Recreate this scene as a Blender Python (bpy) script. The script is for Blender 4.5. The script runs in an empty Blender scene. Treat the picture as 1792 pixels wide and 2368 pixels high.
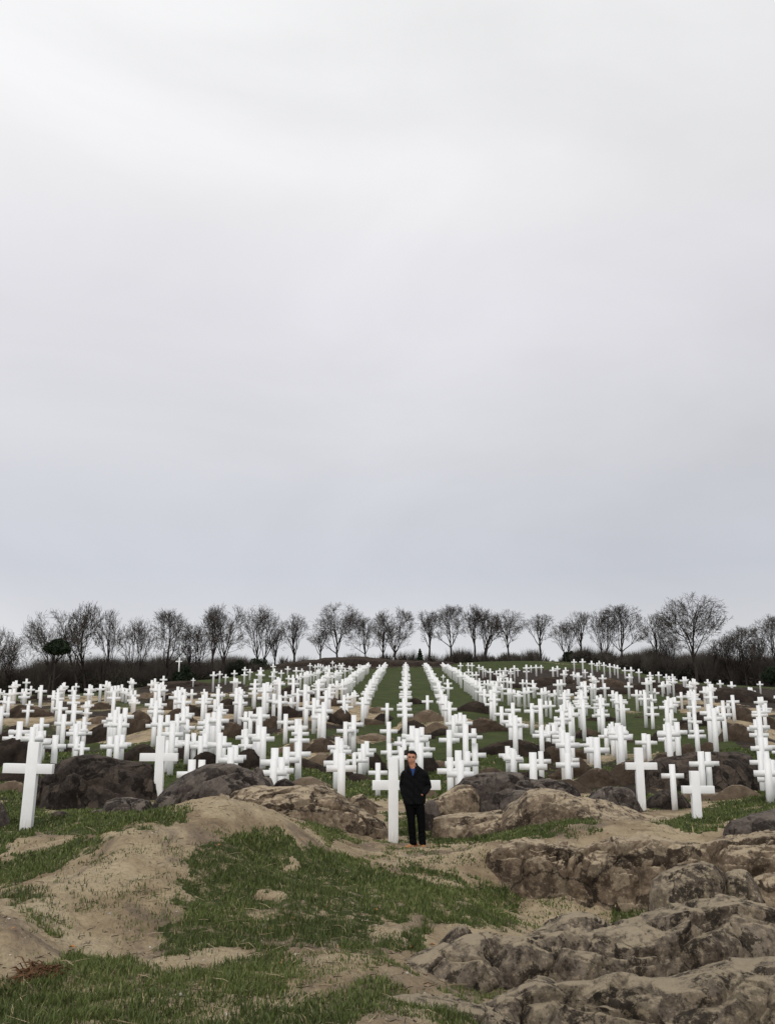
import bpy, bmesh, math, random
import numpy as np
from mathutils import Vector, Matrix, Euler
# ---------------------------------------------------------------- camera, sky, sun, exposure
S = bpy.context.scene
C = S.collection
FPX, PW, PH = 2100.0, 1792.0, 2368.0      # focal length and photograph size in photo pixels
PITCH = math.atan((1651.5 - PH/2)/FPX)
CZ = 2.5
cam_d = bpy.data.cameras.new('camera'); cam = bpy.data.objects.new('camera', cam_d); C.objects.link(cam)
cam.location = (0, 0, CZ); cam.rotation_euler = (math.pi/2 + PITCH, 0, 0)
cam_d.sensor_fit = 'VERTICAL'; cam_d.sensor_height = 36; cam_d.lens = 36*FPX/PH
cam_d.clip_start = 0.05; cam_d.clip_end = 6000
S.camera = cam
S.view_settings.view_transform = 'Standard'; S.view_settings.look = 'None'
S.view_settings.exposure = 0.0; S.view_settings.gamma = 1.0
SUN_EL, SUN_AZ = math.radians(40), math.radians(190)   # azimuth clockwise from +Y: behind the camera
W = bpy.data.worlds.new('World'); S.world = W; W.use_nodes = True
nt = W.node_tree; N = nt.nodes; L = nt.links; N.clear()
def nd(t, **k):
    n = N.new(t)
    for a, b in k.items():
        if a in n.inputs.keys(): n.inputs[a].default_value = b
        else: setattr(n, a, b)
    return n
out = nd('ShaderNodeOutputWorld'); bg = nd('ShaderNodeBackground'); L.new(bg.outputs[0], out.inputs[0])
sky = nd('ShaderNodeTexSky'); sky.sky_type = 'NISHITA'; sky.sun_disc = False
sky.sun_elevation = SUN_EL; sky.sun_rotation = SUN_AZ
sk = nd('ShaderNodeVectorMath', operation='SCALE'); sk.inputs['Scale'].default_value = 0.1; L.new(sky.outputs[0], sk.inputs[0])
tc = nd('ShaderNodeTexCoord'); sep = nd('ShaderNodeSeparateXYZ'); L.new(tc.outputs['Generated'], sep.inputs[0])
mp = nd('ShaderNodeMapping'); mp.inputs['Scale'].default_value = (1.0, 1.0, 2.3); mp.inputs['Location'].default_value = (0.35, 0.1, 0.2)
L.new(tc.outputs['Generated'], mp.inputs[0])
nz = nd('ShaderNodeTexNoise'); nz.inputs['Scale'].default_value = 1.9; nz.inputs['Detail'].default_value = 6; nz.inputs['Roughness'].default_value = 0.52; nz.inputs['Distortion'].default_value = 0.5
L.new(mp.outputs[0], nz.inputs['Vector'])
# elevation gradient of the cloud sheet (sine of elevation)
gr = nd('ShaderNodeValToRGB'); L.new(sep.outputs['Z'], gr.inputs[0])
el = gr.color_ramp.elements
SKYR = [(0.00,(0.72,0.72,0.735)),(0.09,(0.675,0.68,0.71)),(0.15,(0.615,0.63,0.685)),(0.21,(0.64,0.65,0.695)),(0.31,(0.71,0.71,0.745)),
        (0.43,(0.80,0.79,0.83)),(0.53,(0.885,0.88,0.895)),(0.66,(0.93,0.93,0.935)),(0.80,(0.91,0.912,0.92)),(1.0,(0.88,0.885,0.90))]
el[0].position = SKYR[0][0]; el[0].color = (*SKYR[0][1], 1); el[1].position = 1; el[1].color = (*SKYR[-1][1], 1)
for p_, c_ in SKYR[1:-1]:
    e = el.new(p_); e.color = (*c_, 1)
md = nd('ShaderNodeMapRange'); md.inputs['From Min'].default_value = 0.3; md.inputs['From Max'].default_value = 0.7
md.inputs['To Min'].default_value = 0.915; md.inputs['To Max'].default_value = 1.075; L.new(nz.outputs[0], md.inputs[0])
# the cloud sheet is a little brighter towards the left of the view
lx = nd('ShaderNodeMapRange'); lx.inputs['From Min'].default_value = -0.4; lx.inputs['From Max'].default_value = 0.4
lx.inputs['To Min'].default_value = 1.03; lx.inputs['To Max'].default_value = 0.975; L.new(sep.outputs['X'], lx.inputs[0])
mm = nd('ShaderNodeMath', operation='MULTIPLY'); L.new(md.outputs[0], mm.inputs[0]); L.new(lx.outputs[0], mm.inputs[1])
cl = nd('ShaderNodeVectorMath', operation='SCALE'); L.new(gr.outputs[0], cl.inputs[0]); L.new(mm.outputs[0], cl.inputs['Scale'])
mx = nd('ShaderNodeMix', data_type='RGBA'); mx.inputs[0].default_value = 0.95
L.new(sk.outputs[0], mx.inputs[6]); L.new(cl.outputs[0], mx.inputs[7]); L.new(mx.outputs[2], bg.inputs[0])
bg.inputs[1].default_value = 1.0
sun_d = bpy.data.lights.new('sun', 'SUN'); sun = bpy.data.objects.new('sun', sun_d); C.objects.link(sun)
sun_d.energy = 1.5; sun_d.angle = math.radians(28); sun_d.color = (1.0, 0.97, 0.93)
sd = Vector((math.sin(SUN_AZ)*math.cos(SUN_EL), math.cos(SUN_AZ)*math.cos(SUN_EL), math.sin(SUN_EL)))
sun.rotation_euler = sd.to_track_quat('Z', 'Y').to_euler()
sun.location = sd*60

# ---------------------------------------------------------------- helpers
rng = np.random.default_rng(7); random.seed(7)
cp, sp = math.cos(PITCH), math.sin(PITCH)
def ray(u, v, Y):
    x = (u - PW/2)/FPX; y = -(v - PH/2)/FPX
    d = np.array([x, cp - y*sp, sp + y*cp]); k = Y/d[1]
    return np.array([d[0]*k, Y, CZ + d[2]*k])
def elev(v):                                # slope dz/dY of the ray through photo row v
    y = -(v - PH/2)/FPX
    return (sp + y*cp)/(cp - y*sp)
def project(X, Y, Z):
    z = Z - CZ; dep = Y*cp + z*sp; up = -Y*sp + z*cp
    return PW/2 + FPX*X/dep, PH/2 - FPX*up/dep, dep
_perm = np.random.default_rng(3).permutation(512).astype(np.int64); _perm = np.concatenate([_perm, _perm, _perm])
_grad = np.random.default_rng(4).normal(size=(512, 3)); _grad /= np.linalg.norm(_grad, axis=1)[:, None]
def perlin(x, y, z=0.0):
    x, y, z = np.broadcast_arrays(np.asarray(x, float), np.asarray(y, float), np.asarray(z, float))
    xi, yi, zi = np.floor(x).astype(np.int64), np.floor(y).astype(np.int64), np.floor(z).astype(np.int64)
    xf, yf, zf = x-xi, y-yi, z-zi
    fade = lambda t: t*t*t*(t*(t*6-15)+10)
    u, v, w = fade(xf), fade(yf), fade(zf); r = 0
    for a in (0, 1):
        for b in (0, 1):
            for c in (0, 1):
                h = _perm[(_perm[(_perm[(xi+a) & 511] + yi+b) & 511] + zi+c) & 511]
                g = _grad[h]
                dt = g[..., 0]*(xf-a) + g[..., 1]*(yf-b) + g[..., 2]*(zf-c)
                r = r + dt*(u if a else 1-u)*(v if b else 1-v)*(w if c else 1-w)
    return r*1.6
def fbm(x, y, z=0.0, o=4, rough=0.5):
    r, a, f = 0, 1.0, 1.0
    for i in range(o):
        r = r + a*perlin(x*f+i*17.3, y*f+i*5.1, np.asarray(z)*f+i*3.7); a *= rough; f *= 2.03
    return r
def ridged(x, y, z=0.0, o=4):
    r, a, f = 0, 1.0, 1.0
    for i in range(o):
        r = r + a*(1-2*np.abs(perlin(x*f+i*11.3, y*f+i*7.1, np.asarray(z)*f+i*2.7))); a *= 0.5; f *= 2.1
    return r/1.9
def inpoly(px, py, poly):
    px = np.asarray(px); r = np.zeros(px.shape, bool); n = len(poly)
    for i in range(n):
        x1, y1 = poly[i]; x2, y2 = poly[(i+1) % n]
        if y1 == y2: continue
        c = ((y1 > py) != (y2 > py)) & (px < (x2-x1)*(py-y1)/(y2-y1)+x1)
        r ^= c
    return r
def mesh_np(name, co, faces, mats, smooth=False, parent=None, attrs=None, link=True):
    """faces: (n,k) int array or a list of such arrays"""
    me = bpy.data.meshes.new(name)
    fl = faces if isinstance(faces, list) else [faces]
    fl = [np.asarray(f, np.int32) for f in fl if len(f)]
    nv = len(co); me.vertices.add(nv); me.vertices.foreach_set('co', np.asarray(co, np.float32).ravel())
    nl = sum(f.size for f in fl); nf = sum(len(f) for f in fl)
    me.loops.add(nl); me.loops.foreach_set('vertex_index', np.concatenate([f.ravel() for f in fl]))
    tot = np.concatenate([np.full(len(f), f.shape[1], np.int32) for f in fl])
    st = np.concatenate([[0], np.cumsum(tot)[:-1]]).astype(np.int32)
    me.polygons.add(nf); me.polygons.foreach_set('loop_start', st); me.polygons.foreach_set('loop_total', tot)
    if smooth: me.polygons.foreach_set('use_smooth', np.ones(nf, bool))
    for m in (mats if isinstance(mats, (list, tuple)) else [mats]): me.materials.append(m)
    if attrs:
        for k, a in attrs.items():
            at = me.attributes.new(k, 'FLOAT', 'POINT'); at.data.foreach_set('value', np.asarray(a, np.float32))
    me.update(calc_edges=True); me.validate()
    if not link: return me
    o = bpy.data.objects.new(name, me); C.objects.link(o)
    if parent is not None: o.parent = parent
    return o
def gridfaces(nr, nc, flip=False):
    i = np.arange(nr-1)[:, None]*nc + np.arange(nc-1)[None, :]; i = i.ravel()
    f = np.stack([i, i+1, i+nc+1, i+nc], 1)
    return f[:, ::-1] if flip else f
def tag(o, label=None, cat=None, group=None, kind=None):
    if label: o['label'] = label
    if cat: o['category'] = cat
    if group: o['group'] = group
    if kind: o['kind'] = kind
    return o
def empty(name, loc, rz=0.0):
    o = bpy.data.objects.new(name, None); o.empty_display_size = 0.2; C.objects.link(o)
    o.location = loc; o.rotation_euler = (0, 0, rz); return o

# ---------------------------------------------------------------- materials
def newmat(name):
    m = bpy.data.materials.new(name); m.use_nodes = True
    t = m.node_tree; t.nodes.clear()
    o = t.nodes.new('ShaderNodeOutputMaterial'); b = t.nodes.new('ShaderNodeBsdfPrincipled')
    t.links.new(b.outputs[0], o.inputs[0]); b.inputs['Specular IOR Level'].default_value = 0.25
    return m, t, b
def tnoise(t, scale, detail=4, rough=0.55, vec=None, dist=0.0):
    n = t.nodes.new('ShaderNodeTexNoise'); n.inputs['Scale'].default_value = scale; n.inputs['Detail'].default_value = detail
    n.inputs['Roughness'].default_value = rough; n.inputs['Distortion'].default_value = dist
    if vec is not None: t.links.new(vec, n.inputs['Vector'])
    return n.outputs[0]
def tramp(t, fac, stops):
    r = t.nodes.new('ShaderNodeValToRGB'); t.links.new(fac, r.inputs[0]); e = r.color_ramp.elements
    e[0].position = stops[0][0]; e[0].color = (*stops[0][1], 1); e[1].position = stops[-1][0]; e[1].color = (*stops[-1][1], 1)
    for p, c in stops[1:-1]:
        q = e.new(p); q.color = (*c, 1)
    return r.outputs[0]
def tmap(t, fac, a, b, c=0.0, d=1.0):
    r = t.nodes.new('ShaderNodeMapRange'); t.links.new(fac, r.inputs[0])
    for k, v in zip(('From Min', 'From Max', 'To Min', 'To Max'), (a, b, c, d)): r.inputs[k].default_value = v
    return r.outputs[0]
def tmix(t, f, a, b):
    m = t.nodes.new('ShaderNodeMix'); m.data_type = 'RGBA'
    for s, i in ((f, 0), (a, 6), (b, 7)):
        if isinstance(s, (int, float)): m.inputs[i].default_value = s
        elif isinstance(s, tuple): m.inputs[i].default_value = (*s, 1)
        else: t.links.new(s, m.inputs[i])
    return m.outputs[2]
def tmath(t, op, a, b=None):
    m = t.nodes.new('ShaderNodeMath'); m.operation = op
    for s, i in ((a, 0), (b, 1)):
        if s is None: continue
        if isinstance(s, (int, float)): m.inputs[i].default_value = s
        else: t.links.new(s, m.inputs[i])
    return m.outputs[0]
def tattr(t, name):
    a = t.nodes.new('ShaderNodeAttribute'); a.attribute_name = name; return a.outputs['Fac']
def tgeo(t, k='Position'):
    return t.nodes.new('ShaderNodeNewGeometry').outputs[k]
def tbump(t, b, h, strength=0.5, dist=0.05, prev=None):
    n = t.nodes.new('ShaderNodeBump'); n.inputs['Strength'].default_value = strength; n.inputs['Distance'].default_value = dist
    t.links.new(h, n.inputs['Height'])
    if prev is not None: t.links.new(prev, n.inputs['Normal'])
    if b is not None: t.links.new(n.outputs[0], b.inputs['Normal'])
    return n.outputs[0]

TAN_R = [(0.3, (0.215, 0.158, 0.098)), (0.44, (0.335, 0.258, 0.163)), (0.56, (0.435, 0.348, 0.226)), (0.8, (0.50, 0.415, 0.285))]
def ground_mat():
    m, t, b = newmat('ground_earth_and_turf'); P = tgeo(t)
    soil = tramp(t, tnoise(t, 1.1, 6, 0.6, P, 0.6), TAN_R)
    pur = tmap(t, tnoise(t, 0.75, 5, 0.62, P, 1.0), 0.52, 0.63, 0, 0.6)
    soil = tmix(t, pur, soil, (0.15, 0.115, 0.095)); soil = tmix(t, tmap(t, tnoise(t, 6, 7, 0.75, P, 1.4), 0.55, 0.68, 0, 0.6), soil, (0.13, 0.098, 0.072))
    fine = tnoise(t, 26, 5, 0.7, P); soil = tmix(t, tmap(t, fine, 0.5, 0.75, 0, 0.5), soil, (0.10, 0.072, 0.05))
    peb = t.nodes.new('ShaderNodeTexVoronoi'); peb.inputs['Scale'].default_value = 34; t.links.new(P, peb.inputs['Vector'])
    soil = tmix(t, tmap(t, peb.outputs[0], 0.10, 0.05, 0, 0.55), soil, (0.42, 0.38, 0.33))
    dv = t.nodes.new('ShaderNodeTexVoronoi'); dv.inputs['Scale'].default_value = 15; t.links.new(P, dv.inputs['Vector'])
    soil = tmix(t, tmath(t, 'MULTIPLY', tmap(t, dv.outputs[0], 0.20, 0.10), tmap(t, tnoise(t, 2.2, 4, 0.6, P), 0.48, 0.6, 0, 0.75)), soil, (0.06, 0.044, 0.032))
    gr = tramp(t, tnoise(t, 0.55, 6, 0.65, P, 0.5), [(0.3, (0.036, 0.047, 0.015)), (0.5, (0.052, 0.067, 0.021)), (0.72, (0.075, 0.090, 0.030))])
    gr = tmix(t, tmap(t, tnoise(t, 9, 5, 0.7, P), 0.45, 0.75, 0, 0.55), gr, (0.026, 0.034, 0.012))
    dk = tramp(t, tnoise(t, 0.8, 6, 0.6, P, 0.8), [(0.3, (0.022, 0.0165, 0.013)), (0.55, (0.04, 0.03, 0.023)), (0.75, (0.075, 0.053, 0.036))])
    a = tattr(t, 'turf'); n = tnoise(t, 5.5, 5, 0.7, P)
    fac = tmap(t, tmath(t, 'ADD', a, tmap(t, n, 0.2, 0.8, -0.42, 0.42)), 0.42, 0.58)
    ad = tattr(t, 'dark'); fd = tmap(t, tmath(t, 'ADD', ad, tmap(t, n, 0.2, 0.8, -0.3, 0.3)), 0.42, 0.58)
    col = tmix(t, fac, tmix(t, fd, soil, dk), gr)
    t.links.new(col, b.inputs['Base Color']); b.inputs['Roughness'].default_value = 0.95; b.inputs['Specular IOR Level'].default_value = 0.1
    n1 = tbump(t, None, tnoise(t, 3.2, 7, 0.66, P, 0.8), 0.8, 0.14)
    n1 = tbump(t, None, tnoise(t, 12, 7, 0.72, P, 0.8), 0.7, 0.05, n1)
    tbump(t, b, tnoise(t, 45, 6, 0.75, P), 0.6, 0.016, n1)
    return m
def rock_mat(name, dark, mid, lite, dust, dustamt, scale=1.0, bump=1.0, mott=1.0):
    m, t, b = newmat(name); P = tgeo(t)
    big = tnoise(t, 1.5*scale, 9, 0.68, P); base = tramp(t, big, [(0.34, dark), (0.5, mid), (0.64, lite)])
    # angular patches: dark cells paint crevice shade into the colour, others are dusty
    v = t.nodes.new('ShaderNodeTexVoronoi'); v.inputs['Scale'].default_value = 5.5*scale; v.inputs['Randomness'].default_value = 1.0
    wn = t.nodes.new('ShaderNodeTexNoise'); wn.inputs['Scale'].default_value = 5.0*scale; wn.inputs['Detail'].default_value = 6; wn.inputs['Roughness'].default_value = 0.7; t.links.new(P, wn.inputs['Vector'])
    va = t.nodes.new('ShaderNodeVectorMath'); va.operation = 'MULTIPLY_ADD'; t.links.new(wn.outputs[1], va.inputs[0]); va.inputs[1].default_value = (0.32, 0.32, 0.32)
    t.links.new(P, va.inputs[2]); t.links.new(va.outputs[0], v.inputs['Vector'])
    sc_ = t.nodes.new('ShaderNodeSeparateXYZ'); t.links.new(v.outputs['Color'], sc_.inputs[0])
    base = tmix(t, tmap(t, sc_.outputs[0], 0.58, 0.62, 0, 0.8), base, tuple(0.55*x for x in dark)); base = tmix(t, tmap(t, sc_.outputs[1], 0.72, 0.8, 0, 0.35), base, dust)
    mot = tnoise(t, 13*scale, 8, 0.78, P); base = tmix(t, tmap(t, mot, 0.53, 0.60, 0, 0.75*mott), base, tuple(0.5*x for x in dark)); base = tmix(t, tmap(t, mot, 0.47, 0.39, 0, 0.7*mott), base, dust)
    # a few long cracks
    e = t.nodes.new('ShaderNodeTexVoronoi'); e.feature = 'DISTANCE_TO_EDGE'; e.inputs['Scale'].default_value = 1.25*scale; t.links.new(va.outputs[0], e.inputs['Vector'])
    crk = tmap(t, e.outputs[0], 0.0, 0.022); crkf = tmath(t, 'MULTIPLY', tmath(t, 'SUBTRACT', 1.0, crk), tmap(t, tnoise(t, 0.8*scale, 3, 0.5, P), 0.46, 0.56))
    sp_ = t.nodes.new('ShaderNodeSeparateXYZ'); t.links.new(tgeo(t, 'Normal'), sp_.inputs[0])
    du = tmath(t, 'ADD', tmap(t, sp_.outputs[2], 0.50, 1.0, -0.50, 0.30), tmap(t, tnoise(t, 4.0*scale, 9, 0.8, P), 0.3, 0.7, -0.6, 0.6))
    col = tmix(t, tmath(t, 'MULTIPLY', tmap(t, du, 0.0, 0.30), dustamt), base, dust); col = tmix(t, tmath(t, 'MULTIPLY', crkf, 0.85), col, (0.018, 0.014, 0.011))
    t.links.new(col, b.inputs['Base Color']); b.inputs['Roughness'].default_value = 0.9; b.inputs['Specular IOR Level'].default_value = 0.15
    n1 = tbump(t, None, tmath(t, 'ADD', tnoise(t, 2.6*scale, 10, 0.7, P), tmath(t, 'MULTIPLY', crk, 0.12)), 0.9*bump, 0.16/scale)
    n1 = tbump(t, None, sc_.outputs[2], 0.25*bump, 0.02/scale, n1)
    tbump(t, b, tnoise(t, 28*scale, 8, 0.78, P), 0.7*bump, 0.02/scale, n1)
    return m
def mound_mat(name, stops, top, amt):
    m, t, b = newmat(name); P = tgeo(t)
    base = tramp(t, tnoise(t, 0.9, 7, 0.62, P, 0.9), stops)
    sp_ = t.nodes.new('ShaderNodeSeparateXYZ'); t.links.new(tgeo(t, 'Normal'), sp_.inputs[0])
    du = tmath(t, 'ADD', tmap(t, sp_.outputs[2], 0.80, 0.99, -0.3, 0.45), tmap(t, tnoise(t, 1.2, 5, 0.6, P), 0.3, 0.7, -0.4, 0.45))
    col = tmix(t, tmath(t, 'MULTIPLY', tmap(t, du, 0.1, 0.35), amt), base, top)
    col = tmix(t, tmap(t, tnoise(t, 11, 6, 0.75, P), 0.5, 0.75, 0, 0.4), col, tuple(0.5*x for x in stops[0][1]))
    t.links.new(col, b.inputs['Base Color']); b.inputs['Roughness'].default_value = 0.95; b.inputs['Specular IOR Level'].default_value = 0.1
    n1 = tbump(t, None, tnoise(t, 1.8, 8, 0.66, P, 1.0), 0.7, 0.25); tbump(t, b, tnoise(t, 12, 6, 0.7, P), 0.5, 0.04, n1)
    return m
def plain(name, col, rough=0.8, spec=0.3, var=0.0, scale=20, bump=0.0):
    m, t, b = newmat(name); b.inputs['Roughness'].default_value = rough; b.inputs['Specular IOR Level'].default_value = spec
    b.inputs['Base Color'].default_value = (*col, 1)
    if var:
        n = tnoise(t, scale, 5, 0.6, tgeo(t))
        t.links.new(tramp(t, n, [(0.3, tuple(c*(1-var) for c in col)), (0.7, tuple(min(1, c*(1+var)) for c in col))]), b.inputs['Base Color'])
        if bump: tbump(t, b, n, bump, 0.02)
    return m
M_ground = ground_mat()
GREY = (0.052, 0.041, 0.031), (0.135, 0.107, 0.082), (0.25, 0.205, 0.155)
M_rock = rock_mat('grey_brown_rock', *GREY, (0.43, 0.352, 0.242), 0.85)
M_rock_dark = rock_mat('dark_rock', (0.022, 0.018, 0.015), (0.045, 0.035, 0.029), (0.085, 0.066, 0.055), (0.17, 0.13, 0.10), 0.35, 0.6, 1.0, 0.35)
M_rock_slate = rock_mat('slate_rock', (0.040, 0.031, 0.027), (0.088, 0.070, 0.060), (0.15, 0.122, 0.104), (0.26, 0.22, 0.18), 0.45, 0.7, 1.0, 0.4)
M_rock_tan = rock_mat('sandy_rock', (0.055, 0.038, 0.026), (0.155, 0.113, 0.077), (0.28, 0.213, 0.145), (0.44, 0.352, 0.24), 1.0, 0.8, 0.9, 0.6)
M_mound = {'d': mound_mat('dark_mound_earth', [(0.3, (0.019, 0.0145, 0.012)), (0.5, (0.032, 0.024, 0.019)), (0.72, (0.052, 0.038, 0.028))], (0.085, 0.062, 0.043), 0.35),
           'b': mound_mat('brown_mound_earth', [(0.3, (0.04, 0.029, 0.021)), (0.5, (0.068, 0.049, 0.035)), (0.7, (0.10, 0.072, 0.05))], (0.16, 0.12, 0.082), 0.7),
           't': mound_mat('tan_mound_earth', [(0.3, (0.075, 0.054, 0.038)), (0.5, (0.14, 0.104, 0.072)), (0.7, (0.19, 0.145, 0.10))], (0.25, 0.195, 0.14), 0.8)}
def cross_mat(name, grime):
    m, t, b = newmat(name); P = tgeo(t); n = tnoise(t, 3.0, 6, 0.65, P)
    c = tramp(t, n, [(0.3, (0.79, 0.79, 0.775)), (0.7, (0.86, 0.86, 0.85))])
    if grime:
        tc_ = t.nodes.new('ShaderNodeTexCoord'); sp_ = t.nodes.new('ShaderNodeSeparateXYZ'); t.links.new(tc_.outputs['Object'], sp_.inputs[0])
        mp_ = t.nodes.new('ShaderNodeMapping'); mp_.inputs['Scale'].default_value = (9, 9, 1.2); t.links.new(tc_.outputs['Object'], mp_.inputs[0])
        g = tmath(t, 'ADD', tmap(t, sp_.outputs[2], 0.0, 0.30, 0.55, -0.25), tmap(t, tnoise(t, 3, 6, 0.7, mp_.outputs[0]), 0.3, 0.7, -0.3, 0.3))
        c = tmix(t, tmap(t, g, 0.1, 0.7, 0, 0.6), c, (0.40, 0.37, 0.30))
        c = tmix(t, tmap(t, tnoise(t, 1.6, 6, 0.7, mp_.outputs[0]), 0.56, 0.75, 0, 0.22), c, (0.55, 0.54, 0.50))
    t.links.new(c, b.inputs['Base Color']); b.inputs['Roughness'].default_value = 0.65; tbump(t, b, tnoise(t, 60, 4, 0.6, P), 0.12, 0.004); return m
M_white = cross_mat('white_painted_concrete', True); M_white_far = cross_mat('white_painted_concrete_far', False)

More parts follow.
